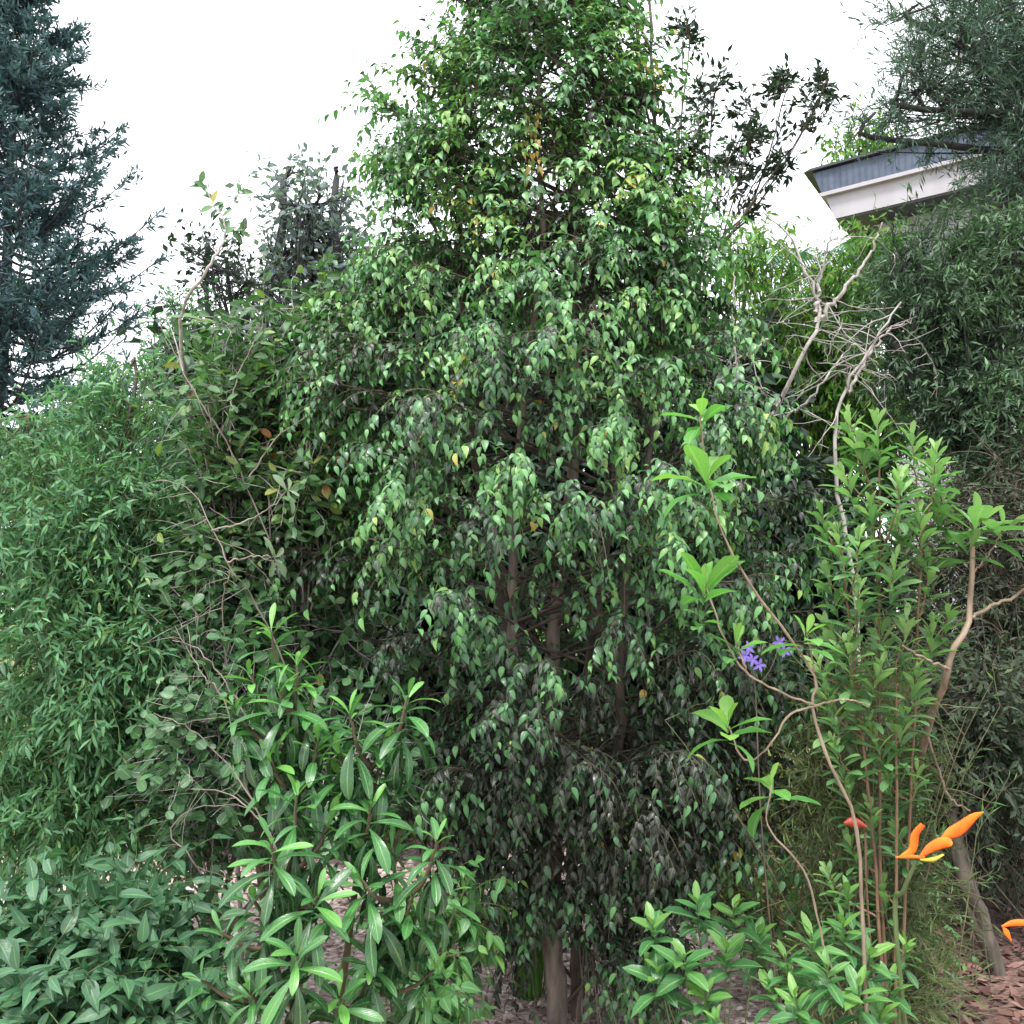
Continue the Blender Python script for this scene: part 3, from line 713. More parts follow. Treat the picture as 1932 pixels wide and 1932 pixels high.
    # a few hanging sprays have turned yellow
    for px_, py_, Y_, n_ in [(1000, 225, 3.35, 34), (1005, 290, 3.35, 26), (1232, 130, 3.4, 14), (870, 690, 3.1, 22), (700, 650, 3.2, 16), (985, 770, 3.0, 10)]:
        c_ = P(px_, py_, Y_)
        lv.add(c_ + rng.normal(0, 1, (n_, 3)) * [.022, .02, .05], nrm(rng.normal(0, .45, (n_, 3)) + [0, -.1, -1]), rng.normal(0, .5, (n_, 3)) + [0, -1, .4], .042 * rng.uniform(.6, 1.1, n_), .42, .4, rng.uniform(.78, 1, n_))
    tw.build('twigs', M['twig'], t); bh.build('branches', M['limb'], t)
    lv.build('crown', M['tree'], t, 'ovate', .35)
central_tree()

# ---------------------------------------------------------------- shrubs on the left
lobed_plant('mixed_shrub', 'tall loose shrub with rounded olive and yellowing leaves left of the tall tree', 'shrub', gnd(520, 4.0),
    [(480, 650, 70, 50, 3.7, .3), (610, 620, 80, 50, 3.8, .3), (430, 780, 70, 80, 3.6, .3), (560, 760, 90, 80, 3.7, .3), (440, 930, 80, 90, 3.6, .3), (560, 900, 80, 80, 3.6, .3), (430, 1080, 70, 80, 3.6, .3), (650, 720, 60, 60, 3.7, .2), (520, 1060, 80, 80, 3.7, .2, .8), (640, 960, 80, 90, 3.75, .2, .8)],
    spec(.056, .52, .6, .6, .1, .7, .4, .4, .15, keep=.9), M['mixed'], (M['twig'], M['pale']), 61, nb=260, ns=10, sl=.21, K=8, grav=.3, trunk_r=.022, tmpl='ellip', twig_r=.002)
lobed_plant('round_leaf_shrub', 'lower shrub with small round dark green leaves behind the glossy plant', 'shrub', gnd(430, 3.6),
    [(400, 1230, 90, 80, 3.4, .25), (420, 1400, 90, 90, 3.3, .25), (640, 1230, 110, 80, 3.7, .2, .5), (680, 1460, 100, 90, 3.4, .25), (400, 1530, 60, 50, 3.4, .2, .6)],
    spec(.048, .72, .6, .6, .1, .7, .4, .4, .15, keep=.85), M['round'], (M['twig'], M['pale']), 62, nb=110, ns=10, sl=.22, K=7, grav=.3, trunk_r=.016, tmpl='round', twig_r=.002)
lobed_plant('willowy_hedge', 'soft bright green hedge of narrow leaves along the left edge', 'hedge', gnd(60, 4.2),
    [(60, 830, 130, 75, 3.7, .4), (240, 800, 90, 80, 3.8, .4), (255, 715, 55, 40, 3.8, .2, .8), (130, 1000, 190, 120, 3.6, .4), (250, 1000, 90, 130, 3.6, .3), (120, 1200, 190, 130, 3.5, .4), (270, 1250, 80, 120, 3.5, .3), (130, 1420, 180, 110, 3.5, .35), (240, 1500, 110, 100, 3.5, .3), (60, 1550, 110, 80, 3.5, .3)],
    spec(.05, .22, .8, .5, .1, .6, .3, .35, .3, radial=1), M['hedge'], (M['twig'], M['greenstem']), 63, nb=400, ns=12, sl=.26, K=13, grav=.5, trunk_r=.02, tmpl='lance', twig_r=.002, leafpart='foliage')
lobed_plant('broad_leaf_shrub', 'low blue green broad leafed shrub in the bottom left corner', 'shrub', gnd(120, 2.9),
    [(80, 1800, 110, 80, 2.6, .25), (230, 1780, 100, 80, 2.6, .25), (150, 1900, 180, 80, 2.5, .25), (330, 1880, 70, 80, 2.6, .2)],
    spec(.078, .40, .6, .6, .2, .7, .4, .4, .3), M['lowleaf'], (M['twig'], M['greenstem']), 64, nb=100, ns=8, sl=.2, K=8, grav=.3, trunk_r=.014, tmpl='ovate', twig_r=.002, leafpart='foliage')
lobed_plant('ground_shrub', 'small dark shrub on the mulch left of the trunks', 'shrub', gnd(800, 3.2),
    [(790, 1830, 80, 70, 3.1, .2), (850, 1730, 50, 80, 3.1, .15), (740, 1900, 90, 50, 3.0, .2)],
    spec(.065, .5, .5, .6, .4, .7, .5, .35, .3), M['shrubleaf'], (M['twig'], M['greenstem']), 65, nb=34, ns=6, sl=.18, K=7, grav=.6, trunk_r=.01, tmpl='ovate', twig_r=.002, leafpart='foliage')

lobed_plant('dry_shrub', 'yellowish dry looking bush beyond the trunks on the right', 'shrub', gnd(1360, 5.2),
    [(1350, 1600, 70, 80, 5.0, .25), (1420, 1640, 60, 90, 5.0, .25), (1380, 1720, 90, 50, 4.9, .25), (1500, 1660, 60, 60, 5.0, .25)],
    spec(.028, .6, .6, .6, .1, .7, .4, .5, .2), M['dryleaf'], (M['olive'], M['olive']), 66, nb=70, ns=12, sl=.16, K=9, grav=.1, trunk_r=.012, tmpl='diamond', twig_r=.002, leafpart='foliage')
lobed_plant('weedy_shrub', 'fresh green weedy shrub low down between the dry bush and the orange flower', 'shrub', gnd(1570, 4.2),
    [(1560, 1640, 70, 60, 4.0, .2), (1500, 1740, 80, 50, 3.9, .2), (1640, 1600, 60, 90, 4.0, .2), (1650, 1750, 70, 70, 3.9, .2)],
    spec(.05, .5, .6, .6, .1, .7, .4, .4, .2), M['shrubleaf'], (M['olive'], M['olive']), 67, nb=60, ns=8, sl=.2, K=7, grav=.2, trunk_r=.01, tmpl='diamond', twig_r=.002, leafpart='foliage')
def bare_twigs():
    rng = np.random.default_rng(68)
    t = thing('bare_twig_shrub', 'leafless pale twigs arching out of the shrubs on the left', 'shrub', gnd(430, 3.2))
    tb = Tubes()
    for p in [[(470, 1960, 3.1), (400, 1700, 3.05), (352, 1610, 3.0), (322, 1570, 3.0), (355, 1530, 3.0), (430, 1518, 3.0), (470, 1525, 3.0)],
              [(560, 1800, 3.1), (520, 1600, 3.0), (450, 1510, 2.98), (390, 1490, 2.98), (300, 1492, 2.95)], [(530, 1640, 3.0), (470, 1500, 3.0), (380, 1390, 2.98), (290, 1345, 2.95)],
              [(560, 1560, 3.1), (480, 1380, 3.05), (420, 1280, 3.0), (370, 1222, 3.0), (325, 1208, 3.0)], [(470, 1500, 3.1), (420, 1320, 3.0), (380, 1270, 3.0), (330, 1180, 3.0)],
              [(560, 1300, 3.3), (480, 1130, 3.2), (440, 1080, 3.1), (400, 1000, 3.1), (360, 925, 3.1), (300, 905, 3.1)], [(400, 1000, 3.1), (460, 985, 3.1), (520, 950, 3.1), (545, 920, 3.1)],
              [(430, 1060, 3.1), (480, 1050, 3.05), (530, 1050, 3.0)], [(440, 1400, 3.3), (420, 1150, 3.2), (440, 1060, 3.15)],
              [(520, 1050, 3.4), (440, 860, 3.3), (380, 760, 3.2), (340, 690, 3.2), (300, 600, 3.2)], [(470, 900, 3.3), (520, 830, 3.3), (600, 760, 3.3), (560, 700, 3.3)], [(430, 850, 3.3), (440, 740, 3.3), (480, 640, 3.3)]]:
        c = curve([P(*q) for q in p], 24, rng, .003); tb.add(c, np.linspace(.0038, .0013, 24), 5)
        p2 = spray_pts(rng, c[6::3], nrm(rng.normal(0, 1, (len(c[6::3]), 3)) + [-.3, -.3, .2]), rng.uniform(.05, .2, len(c[6::3])), 6, .1, .15)
        tb.add(p2, np.linspace(.0016, .0008, 6), 3)
    tb.build('stems', M['greytwig'], t)
    for x, y in [(520, 1052), (545, 925)]:
        lv = Leaves()
        rosette(rng, lv, P(x, y, 3.0), np.array([.8, -.3, .3]), 6, .075, .42, .01, 30, 0, .2)
        lv.build('leaf_tuft', M['paleleaf'], t, 'obl', .3)
bare_twigs()

# ---------------------------------------------------------------- rosette plants
def whorl_plant(name, label, cat, base, shoots, mat, smat, seed, L, Wd, n, span, tmpl, stem_r=.008, el=(70, -25), curl=.5, wave=0, fork=None, fold=.3, part='leaf_whorl', group=None, hub=None, nstems=1):
    rng = np.random.default_rng(seed)
    t = thing(name, label, cat, base, group)
    base = np.array(base)
    tb = Tubes()
    tips = [P(x, y, Y) for x, y, Y, *_ in shoots]
    hubs = [np.array(h) for h in (hub or [base + [0, 0, .15]])]
    main = []
    for h in hubs:
        m = curve([base, base + (h - base) * .5 + rng.normal(0, .02, 3), h], 14, rng, .002); main.append(m); tb.add(m, np.linspace(stem_r * 1.3, stem_r * .7, 14), 7)
    allm = np.concatenate(main)
    for s, tip in zip(shoots, tips):
        sc = s[3] if len(s) > 3 else 1
        ok = allm[allm[:, 2] < tip[2] - .06]
        if len(ok) == 0: ok = allm[:2]
        dd = np.linalg.norm((ok - tip) * [1, 1, .55], axis=1); o = ok[int(np.argmin(dd))]
        m1 = o + (tip - o) * .45 + np.array([(tip - o)[0] * .18, (tip - o)[1] * .18, -.05 * np.linalg.norm(tip - o)])
        c = curve([o, m1, tip], 12, rng, .0015); tb.add(c, np.linspace(stem_r * .75, stem_r * .35, 12), 6)
        ax = nrm(c[-1] - c[-4]) + np.array([0, 0, .6]); 
        lv = Leaves()
        rosette(rng, lv, tip, ax, int(n * (1 if len(s) < 5 else s[4])), L * sc, Wd, span * sc, el[0], el[1], curl)
        lv.build(part, mat, t, tmpl, fold, wave)
    tb.build('stems', smat, t)
    return t

g = lambda x, y, Y: P(x, y, Y)
whorl_plant('glossy_plant', 'foreground plant with whorls of long glossy green leaves at the lower left', 'plant', gnd(590, 2.55),
    [(512, 1190, 2.5), (470, 1270, 2.5, .85), (560, 1255, 2.45, .85), (590, 1320, 2.45, .9), (440, 1330, 2.5, .8), (640, 1430, 2.4, .9), (510, 1430, 2.4, .9), (525, 1300, 2.4), (660, 1345, 2.35), (770, 1315, 2.35, .95), (600, 1400, 2.4), (480, 1375, 2.5, .9), (720, 1410, 2.4, .9), (560, 1500, 2.3), (700, 1520, 2.3),
     (620, 1560, 2.35), (512, 1590, 2.15, .95), (825, 1585, 2.25, .9), (680, 1660, 2.25), (480, 1700, 2.2, .9), (600, 1690, 2.15), (780, 1690, 2.3, .9), (420, 1760, 2.3, .8), (560, 1800, 2.1, 1.05), (700, 1800, 2.3, .85), (470, 1870, 2.2, .8), (640, 1880, 2.2, .9), (580, 1620, 2.4), (640, 1460, 2.45), (740, 1600, 2.4), (850, 1680, 2.35, .8), (380, 1850, 2.3, .8), (820, 1830, 2.4, .8)],
    M['glossy'], M['darkstem'], 71, .140, .235, 25, .17, 'obl', stem_r=.010, el=(72, -60), curl=.95,
    hub=[g(560, 1350, 2.45), g(700, 1450, 2.4), g(540, 1650, 2.3), g(760, 1700, 2.35)])

whorl_plant('light_green_shrub', 'upright shrub with pale green oblong leaves on the right in front of the dead branches', 'shrub', gnd(1640, 2.95),
    [(1655, 790, 2.8, .9), (1765, 850, 2.8), (1590, 890, 2.8), (1700, 900, 2.75), (1640, 950, 2.75), (1735, 970, 2.8), (1580, 1000, 2.8), (1690, 1060, 2.7), (1620, 1110, 2.75), (1750, 1060, 2.85),
     (1710, 1170, 2.75), (1600, 1210, 2.75), (1660, 1260, 2.75), (1560, 1310, 2.8), (1640, 1370, 2.8), (1730, 1270, 2.8), (1550, 960, 2.9, .8), (1790, 1150, 2.9, .8), (1600, 780, 2.9, .8), (1720, 820, 2.9, .9), (1670, 1460, 2.9, .8), (1590, 1470, 2.9, .8), (1620, 830, 2.85), (1690, 990, 2.9), (1780, 940, 2.9, .9), (1560, 1080, 2.85), (1660, 1180, 2.85), (1760, 1180, 2.85), (1560, 1180, 2.85), (1610, 1300, 2.85), (1700, 1360, 2.85), (1540, 1240, 2.8, .8), (1650, 1040, 2.8), (1570, 1400, 2.8, .8), (1640, 1520, 2.85, .8), (1690, 1560, 2.9, .7), (1600, 1580, 2.9, .7), (1730, 1450, 2.9, .7), (1560, 1640, 2.9, .7), (1660, 1660, 2.9, .7), (1700, 900, 2.6, .8), (1620, 1010, 2.6, .8), (1760, 870, 2.95, .9)],
    M['light'], M['redstem'], 72, .092, .34, 22, .18, 'obl', stem_r=.005, el=(75, 15), curl=.3,
    hub=[g(1660, 950, 2.8), g(1740, 1000, 2.85), g(1590, 1050, 2.8), g(1690, 1250, 2.8)])

def leggy_plant():
    rng = np.random.default_rng(73)
    base = gnd(1600, 2.5)
    t = thing('leggy_plant', 'sparse plant with long bare arching stems and bright yellow green leaf tufts', 'plant', base)
    tb = Tubes()
    paths = [[(1640, 1990, 2.5), (1625, 1700, 2.5), (1612, 1540, 2.45), (1560, 1430, 2.4), (1532, 1330, 2.4), (1538, 1280, 2.4), (1480, 1190, 2.35), (1420, 1110, 2.3), (1360, 1000, 2.3), (1335, 900, 2.3)],
             [(1538, 1330, 2.4), (1480, 1310, 2.35), (1410, 1270, 2.3), (1365, 1200, 2.3), (1330, 1100, 2.3)],
             [(1545, 1330, 2.4), (1490, 1350, 2.38), (1440, 1420, 2.38), (1400, 1430, 2.36), (1375, 1370, 2.35)],
             [(1538, 1280, 2.4), (1530, 1230, 2.38), (1520, 1190, 2.35)],
             [(1410, 1270, 2.3), (1395, 1230, 2.3), (1388, 1205, 2.3)],
             [(1640, 1990, 2.5), (1560, 1800, 2.45), (1520, 1650, 2.4), (1450, 1560, 2.4), (1455, 1480, 2.4)],
             [(1538, 1330, 2.4), (1590, 1320, 2.45), (1640, 1330, 2.5)],
             [(1335, 900, 2.3), (1325, 830, 2.3), (1320, 770, 2.3)]]
    for i, p in enumerate(paths):
        c = curve([P(*q) for q in p], 26, rng, .0012); r0 = .0055 if i == 0 else .003
        tb.add(c, np.linspace(r0, .0022, 26) * (1 + .12 * rng.normal(0, 1, 26).clip(-1, 1.5)), 7)
    tb.build('stems', M['palestem'], t)
    for (x, y, Y, n, L, e0, e1) in [(1335, 900, 2.3, 10, 0.168, 55, 0), (1322, 775, 2.3, 9, 0.12, 60, 5), (1330, 1105, 2.3, 11, 0.15, 75, 15), (1388, 1210, 2.3, 8, 0.09, 65, 30), (1373, 1365, 2.35, 10, 0.15, 60, -10), (1455, 1480, 2.4, 8, 0.144, 50, -20), (1522, 1195, 2.35, 9, 0.12, 65, -10), (1330, 1160, 2.3, 7, 0.084, 20, -10)]:
        lv = Leaves(); rosette(rng, lv, P(x, y, Y), np.array([rng.normal(0, .2), -.1, 1]), n - 1, L * .88, .40, .05, e0 + 12, e1 + 12, .45)
        lv.build('leaf_tuft', M['bright'], t, 'obl', .35, .02)
leggy_plant()

whorl_plant('small_shrub', 'low shrub with light green ovate leaves right of the trunks at the bottom', 'shrub', gnd(1330, 3.0),
    [(1230, 1740, 2.7), (1315, 1700, 2.75), (1290, 1800, 2.6), (1385, 1710, 2.8), (1370, 1790, 2.65), (1240, 1830, 2.65), (1330, 1870, 2.6), (1430, 1760, 2.8, .9)],
    M['shrubleaf'], M['greenstem'], 74, .10, .46, 11, .09, 'ellip', stem_r=.005, el=(60, 0), curl=.4, wave=.02)
whorl_plant('leafy_shrub', 'bright green bushy shrub at the bottom right beside the orange flower', 'shrub', gnd(1590, 2.7),
    [(1480, 1800, 2.5), (1530, 1760, 2.5), (1590, 1740, 2.55), (1640, 1790, 2.5), (1560, 1820, 2.4), (1620, 1860, 2.4), (1500, 1880, 2.4), (1680, 1850, 2.6, .9), (1450, 1850, 2.5, .8), (1600, 1680, 2.7, .8), (1710, 1780, 2.7, .8), (1350, 1920, 2.5, .7), (1660, 1910, 2.5)],
    M['shrubleaf'], M['greenstem'], 75, .092, .38, 13, .10, 'ellip', stem_r=.006, el=(65, -5), curl=.4, wave=.02)
whorl_plant('nettle_plant', 'small clump of toothed green leaves behind the bottom right shrubs', 'plant', gnd(1560, 3.7),
    [(1560, 1660, 3.5), (1500, 1700, 3.5), (1590, 1620, 3.5), (1540, 1720, 3.4)], M['shrubleaf'], M['greenstem'], 76, .09, .5, 8, .08, 'ovate', stem_r=.004, el=(50, -10))

# bare limbed tree with a leaf rosette, right edge
def rosette_tree():
    rng = np.random.default_rng(77)
    base = gnd(1720, 3.6)
    t = thing('bare_stem_tree', 'bare pale stemmed small tree topped by one tuft of broad leaves at the right edge', 'tree', base)
    tb = Tubes()
    for p, r0, r1 in [([(1710, 2000, 3.6), (1700, 1750, 3.55), (1715, 1550, 3.4), (1745, 1400, 3.1), (1775, 1300, 2.85), (1800, 1230, 2.8), (1830, 1160, 2.8), (1835, 1030, 2.8)], .021, .008),
                      ([(1830, 1165, 2.8), (1880, 1140, 2.8), (1960, 1105, 2.75)], .008, .004), ([(1790, 1262, 2.8), (1750, 1245, 2.75), (1700, 1218, 2.7)], .006, .003),
                      ([(1838, 1080, 2.8), (1870, 1040, 2.78), (1890, 1000, 2.75)], .004, .002), ([(1750, 1390, 3.05), (1790, 1500, 3.05), (1830, 1530, 3.05)], .006, .003)]:
        tb.add(curve([P(*q) for q in p], 20, rng, .003), np.linspace(r0 * .75, r1, 20), 8)
    tb.build('trunk', M['palestem'], t)
    for (x, y, L, n) in [(1842, 990, .19, 11), (1832, 1030, .13, 6), (1893, 1000, .13, 6)]:
        lv = Leaves(); rosette(rng, lv, P(x, y, 2.8), np.array([.35, 0, 1]), n, L, .36, .05, 60, 0, .25)
        lv.build('leaf_tuft', M['light'], t, 'obl', .3)
rosette_tree()

# dead grey shrub
def dead_shrub():
    rng = np.random.default_rng(78)
    base = gnd(1302, 4.62)
    t = thing('dead_shrub', 'leafless pale grey shrub with tangled branches below the house', 'shrub', base)
    tb = Tubes()
    limbs = [([(1300, 2000, 4.6), (1290, 1500, 4.6), (1330, 1100, 4.5), (1430, 850, 4.3), (1500, 700, 4.1), (1545, 600, 4.1), (1532, 540, 4.1), (1490, 450, 4.1), (1440, 400, 4.1)], .017, .003),
             ([(1540, 610, 4.1), (1590, 550, 4.1), (1640, 480, 4.1), (1665, 420, 4.1)], .012, .003), ([(1538, 590, 4.1), (1548, 520, 4.1), (1570, 430, 4.1)], .011, .004),
             ([(1650, 1900, 3.9), (1640, 1500, 3.9), (1610, 1100, 3.9), (1575, 880, 3.9), (1590, 750, 3.9), (1640, 660, 3.9), (1700, 570, 3.9)], .013, .004),
             ([(1440, 900, 4.1), (1390, 700, 4.1), (1385, 560, 4.1), (1390, 470, 4.1)], .008, .003), ([(1600, 740, 3.9), (1660, 640, 3.9), (1720, 600, 3.9)], .008, .003),
             ([(1450, 640, 4.0), (1380, 690, 4.0), (1320, 740, 3.9)], .006, .002), ([(1475, 790, 4.1), (1530, 750, 4), (1600, 660, 4), (1640, 650, 3.9)], .007, .002)]
    allp = []
    for p, r0, r1 in limbs:
        c = curve([P(*q) for q in p], 30, rng, .006); allp.append(c)
        r = np.linspace(r0, r1, 30); tb.add(c, r, 7)
    tb.build('trunk', M['pale'], t)
    A = np.concatenate([a[a[:, 2] > P(966, 900, 4)[2]] for a in allp]); tw = Tubes()
    O = A[rng.integers(0, len(A), 90)]
    keep = O[:, 2] < P(966, 540, 4)[2]; O = np.concatenate([O[keep], O[~keep][::5]])
    D = nrm(rng.normal(0, 1, (len(O), 3)) * [1, .5, .6] + [-.1, 0, .1])
    pt = spray_pts(rng, O, D, rng.uniform(.15, .55, len(O)), 9, .2, .12)
    tw.add(pt, np.linspace(.0032, .001, 9), 4)
    O2 = pt[:, 3:8].reshape(-1, 3); O2 = O2[rng.random(len(O2)) < .35]
    pt2 = spray_pts(rng, O2, nrm(rng.normal(0, 1, (len(O2), 3))), rng.uniform(.06, .2, len(O2)), 6, .1, .25)
    tw.add(pt2, np.linspace(.0022, .001, 6), 3)
    tw.build('twigs', M['pale'], t)
dead_shrub()

# thin twig shoot rising above the mixed shrub
def tall_shoot():
    rng = np.random.default_rng(79)
    base = gnd(455, 4.0)
    t = thing('slender_sapling', 'slender sapling whose leafy tip stands out against the white sky', 'sapling', base)
    tb = Tubes()
    c = curve([P(460, 1900, 4.0), P(440, 1500, 3.95), P(380, 900, 3.8), P(340, 620, 3.3), P(385, 520, 3.0), P(425, 440, 3.0), P(400, 380, 3.0), P(378, 345, 3.0)], 60, rng, .002)
    tb.add(c, np.linspace(.010, .0018, 60), 6)
    c2 = curve([P(425, 440, 3.0), P(450, 435, 3.0), P(475, 440, 3)], 8); tb.add(c2, np.linspace(.0025, .0015, 8), 5)
    c3 = curve([P(408, 400, 3.0), P(440, 375, 3.0), P(460, 355, 3)], 8); tb.add(c3, np.linspace(.002, .0012, 8), 5)
    c4 = curve([P(345, 700, 3.0), P(330, 640, 3.0), P(300, 560, 3)], 8); tb.add(c4, np.linspace(.003, .0012, 8), 5)
    tb.build('stem', M['pale'], t)
    lv = Leaves()
    for q in (c[42:], c2[2:], c3[3:]):
        T = nrm(np.gradient(q, axis=0)); N = len(q)
        for s in (-1, 1):
            k = rng.random(N) < .62
            sd = nrm(np.cross(T, [0, 1., 0])) * s
            lv.add(q[k], nrm(T * .8 + sd * .8 + rng.normal(0, .4, (N, 3)))[k], rng.normal(0, .5, (k.sum(), 3)) + [0, -1, .5], .045 * rng.uniform(.7, 1.2, k.sum()), .5, .2, rng=rng)
    lv.build('foliage', M['round'], t, 'ellip')
tall_shoot()

# wiry brush around the right hand shrub
def wiry_brush(name, label, px0, px1, Y, ytop, n, seed, mat, lmat, L=.05):
    rng = np.random.default_rng(seed)
    t = thing(name, label, 'shrub', gnd((px0 + px1) / 2, Y))
    px = rng.uniform(px0, px1, n)
    O = np.stack([(px - 966) / F * Y, Y + rng.normal(0, .12, n), np.zeros(n)], 1)
    H = np.array([P(966, rng.uniform(ytop, ytop + 450), Y)[2] for _ in range(n)])
    D = nrm(np.stack([rng.normal(0, .22, n), rng.normal(0, .1, n), np.ones(n)], 1))
    pt = spray_pts(rng, O, D, H, 16, .08, .07)
    tb = Tubes(); tb.add(pt, np.linspace(.0035, .0012, 16), 4)
    O2 = pt[:, 4:].reshape(-1, 3); O2 = O2[rng.random(len(O2)) < .5]
    p2 = spray_pts(rng, O2, nrm(rng.normal(0, .6, (len(O2), 3)) + [0, 0, .6]), rng.uniform(.08, .3, len(O2)), 8, .1, .1)
    tb.add(p2, np.linspace(.0016, .0008, 8), 3)
    tb.build('stems', mat, t)
    lv = Leaves(); spray_leaves(rng, lv, p2, spec(L, .14, .9, .5, 0, .5, .3, .3, .2, keep=.6, radial=1))
    lv.build('foliage', lmat, t, 'diamond')
wiry_brush('wiry_shrub', 'fine stemmed olive brown shrub behind the orange flower', 1560, 1740, 3.15, 1150, 14, 81, M['olive'], M['shrubleaf'])
lobed_plant('feathery_shrub', 'soft feathery olive green shrub around the stems of the pale green shrub', 'shrub', gnd(1650, 3.4),
    [(1640, 1380, 90, 130, 3.3, .15), (1620, 1560, 90, 120, 3.3, .15), (1680, 1740, 90, 120, 3.2, .15), (1640, 1880, 110, 70, 3.1, .15), (1560, 1480, 50, 90, 3.3, .15)],
    spec(.05, .13, .9, .5, 0, .5, .3, .3, .2, radial=1), M['featherlow'], (M['olive'], M['olive']), 84, nb=150, ns=9, sl=.22, K=13, grav=.1, trunk_r=.006, tmpl='diamond', twig_r=.0015, leafpart='foliage')
wiry_brush('brown_brush', 'brownish twiggy brush on the red earth at the right edge', 1740, 1960, 4.0, 1250, 5, 82, M['twig'], M['densegreen'], .05)
wiry_brush('dry_brush', 'thin dry twigs in front of the yellowish lawn right of the tall tree', 1440, 1580, 3.6, 1250, 12, 83, M['olive'], M['dryleaf'], .03)

# grass tuft by the trunks
def tuft(px, Y, n, L, seed, label):
    rng = np.random.default_rng(seed)
    b = gnd(px, Y); lv = Leaves()
    a = rng.uniform(0, 6.28, n); r = rng.uniform(0, .05, n)
    lv.add(b + np.stack([np.cos(a) * r, np.sin(a) * r, np.zeros(n)], 1), np.stack([np.cos(a) * .3, np.sin(a) * .3, np.ones(n)], 1), np.stack([-np.cos(a), -np.sin(a), np.full(n, .2)], 1) * -1,
           L * rng.uniform(.5, 1.1, n), .055, rng.uniform(.1, .7, n), rng=rng)
    o = lv.build('grass_clump', M['grass'], None, 'blade', .2)
    # put the origin at the clump's foot
    o.data.transform(__import__('mathutils').Matrix.Translation(-Vector(b))); o.location = b
    tag(o, label, 'grass', group='strappy grass clumps by the trunks')
tuft(1000, 3.95, 60, .42, 91, 'strappy green grass clump just left of the two trunks')
tuft(1180, 4.4, 40, .35, 92, 'strappy green grass clump just right of the two trunks')

# ---------------------------------------------------------------- flowers
def petal(name, mat, parent, pts, widths, thick=.0008, nrmdir=(0, -1, 0)):
    "solid curved petal along a path"
    c = curve(pts, 12); T = nrm(np.gradient(c, axis=0)); n0 = np.array(nrmdir, float)
    sd = nrm(np.cross(T, n0)); up = np.cross(sd, T)
    w = np.interp(np.linspace(0, 1, 12), np.linspace(0, 1, len(widths)), widths)
    V = []
    ang = np.linspace(0, 2 * np.pi, 8, endpoint=False)
    for i in range(12):
        for a in ang: V.append(c[i] + sd[i] * math.cos(a) * w[i] + up[i] * (math.sin(a) * thick - .35 * w[i] * abs(math.cos(a)) ** 1.5))
    f = [[i * 8 + j, i * 8 + (j + 1) % 8, (i + 1) * 8 + (j + 1) % 8, (i + 1) * 8 + j] for i in range(11) for j in range(8)]
    return make_mesh(name, V, f, mat, parent)
orange = plain_mat('orange_petal', (.62, .09, .005), .75, (.86, .22, .01), 22)
redp = plain_mat('red_petal', (.22, .02, .01), .5, (.3, .04, .015), 30)
yel = plain_mat('yellow_petal', (.4, .33, .03), .4)
purple = plain_mat('violet_petal', (.11, .08, .33), .5, (.16, .11, .38), 30)
def crane_flower(label, base_px, Y, stalk, petals, beak=None):
    b = gnd(base_px, Y)
    t = thing('orange_flower', label, 'flower', b, 'orange flowers at the right')
    rng = np.random.default_rng(5)
    tb = Tubes(); tb.add(curve([b] + [P(*q) for q in stalk], 20), np.linspace(.008, .005, 20), 8); tb.build('stalk', M['greenstem'], t)
    if beak: petal('bract', beak[0], t, [P(*q) for q in beak[1]], beak[2], .006)
    for pts, w in petals: petal('petal', orange, t, [P(*q) for q in pts], w)
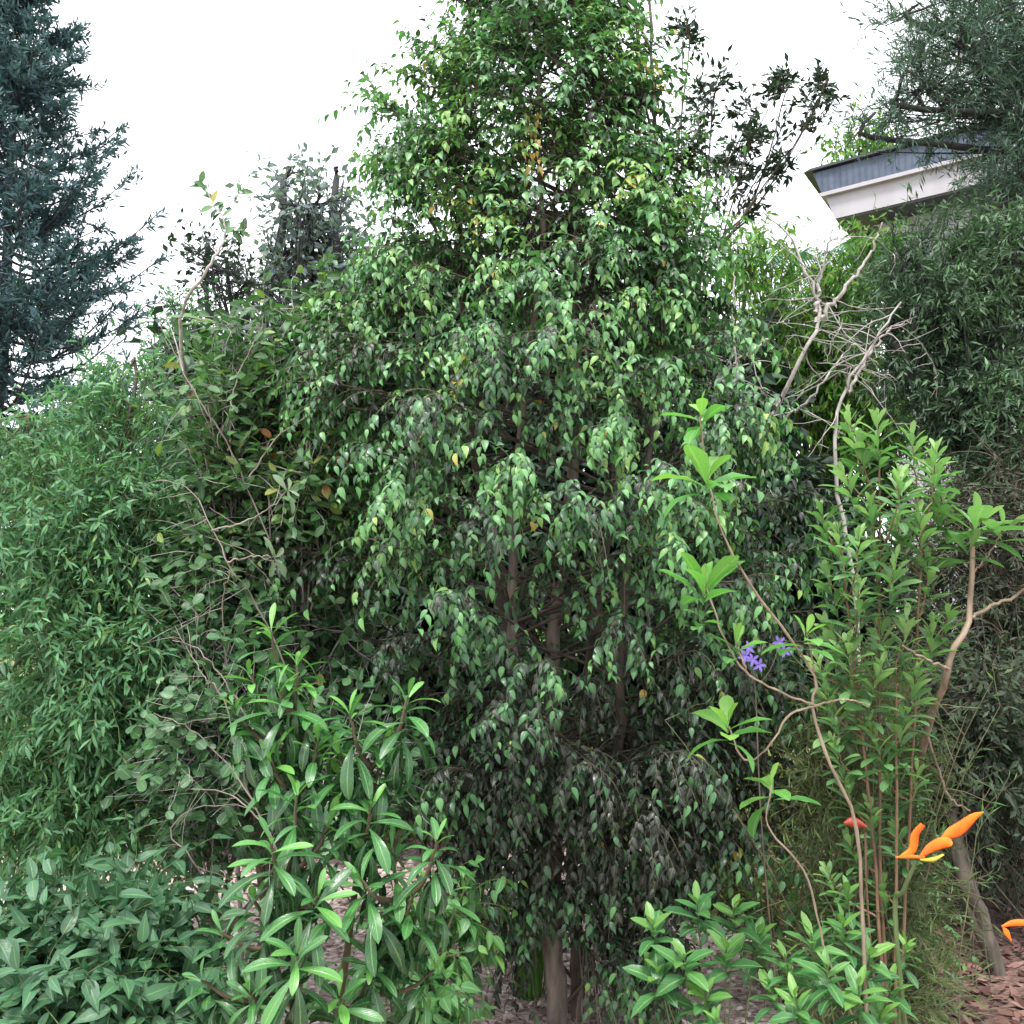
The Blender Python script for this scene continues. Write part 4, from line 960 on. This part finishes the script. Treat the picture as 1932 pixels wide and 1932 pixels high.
crane_flower('orange flower with three upright petals near the bottom right', 1690, 2.62, [(1690, 1750, 2.6), (1705, 1680, 2.55), (1730, 1622, 2.5)],
    [([(1700, 1615, 2.5), (1722, 1605, 2.5), (1728, 1575, 2.49), (1742, 1556, 2.48)], [.003, .011, .013, .010, .008]),
     ([(1735, 1618, 2.5), (1758, 1600, 2.5), (1785, 1590, 2.49), (1796, 1594, 2.48)], [.003, .012, .016, .015, .004]),
     ([(1776, 1586, 2.5), (1786, 1578, 2.5), (1812, 1565, 2.49), (1838, 1542, 2.48), (1856, 1532, 2.47)], [.003, .008, .019, .016, .009, .001]),
     ([(1690, 1618, 2.5), (1712, 1616, 2.5), (1745, 1618, 2.5)], [.002, .006, .004])],
    (yel, [(1735, 1622, 2.5), (1760, 1622, 2.5), (1780, 1612, 2.5)], [.002, .007, .002]))
crane_flower('orange red flower cut by the right edge of the picture', 1965, 2.7, [(1970, 1850, 2.62), (1950, 1760, 2.6)],
    [([(1890, 1748, 2.55), (1915, 1742, 2.55), (1950, 1742, 2.55)], [.002, .008, .010, .006]), ([(1893, 1750, 2.55), (1900, 1760, 2.55), (1908, 1775, 2.55)], [.003, .009, .002])])
def red_bud():
    b = gnd(1640, 2.75)
    t = thing('red_bud', 'single dull red bud on a thin stem left of the orange flower', 'flower bud', b)
    tb = Tubes(); tb.add(curve([b, P(1640, 1750, 2.7), P(1632, 1570, 2.6)], 14), .003, 6); tb.build('stem', M['redstem'], t)
    petal('petal', redp, t, [P(1592, 1553, 2.58), P(1612, 1552, 2.58), P(1634, 1560, 2.6)], [.003, .014, .013, .004], .006)
red_bud()
def violet_flowers():
    rng = np.random.default_rng(6)
    t = thing('violet_flower_vine', 'thin vine with star shaped violet flowers in front of the dark foliage', 'vine', gnd(1460, 3.0))
    tb = Tubes(); tb.add(curve([gnd(1460, 3.0), P(1440, 1600, 2.95), P(1425, 1300, 2.9), P(1412, 1215, 2.88)], 24), np.linspace(.004, .0015, 24), 5)
    tb.add(curve([P(1425, 1300, 2.9), P(1455, 1260, 2.9), P(1475, 1200, 2.9)], 10), .0015, 5); tb.build('stem', M['twig'], t)
    for x, y in [(1412, 1222), (1420, 1245), (1432, 1255), (1405, 1238), (1470, 1212), (1480, 1228)]:
        lv = Leaves(); c = P(x, y, 2.87); n = 5
        a = np.arange(n) / n * 6.283 + rng.uniform(0, 1)
        lv.add(np.repeat(c[None], n, 0), np.stack([np.cos(a), np.full(n, -.35), np.sin(a)], 1), np.array([0, -1., 0]), .024, .42, .3, rng=rng)
        lv.build('flower', purple, t, 'ellip', .1)
violet_flowers()
print("objects", len(bpy.data.objects), "polys", sum(len(o.data.polygons) for o in bpy.data.objects if o.type == 'MESH'))
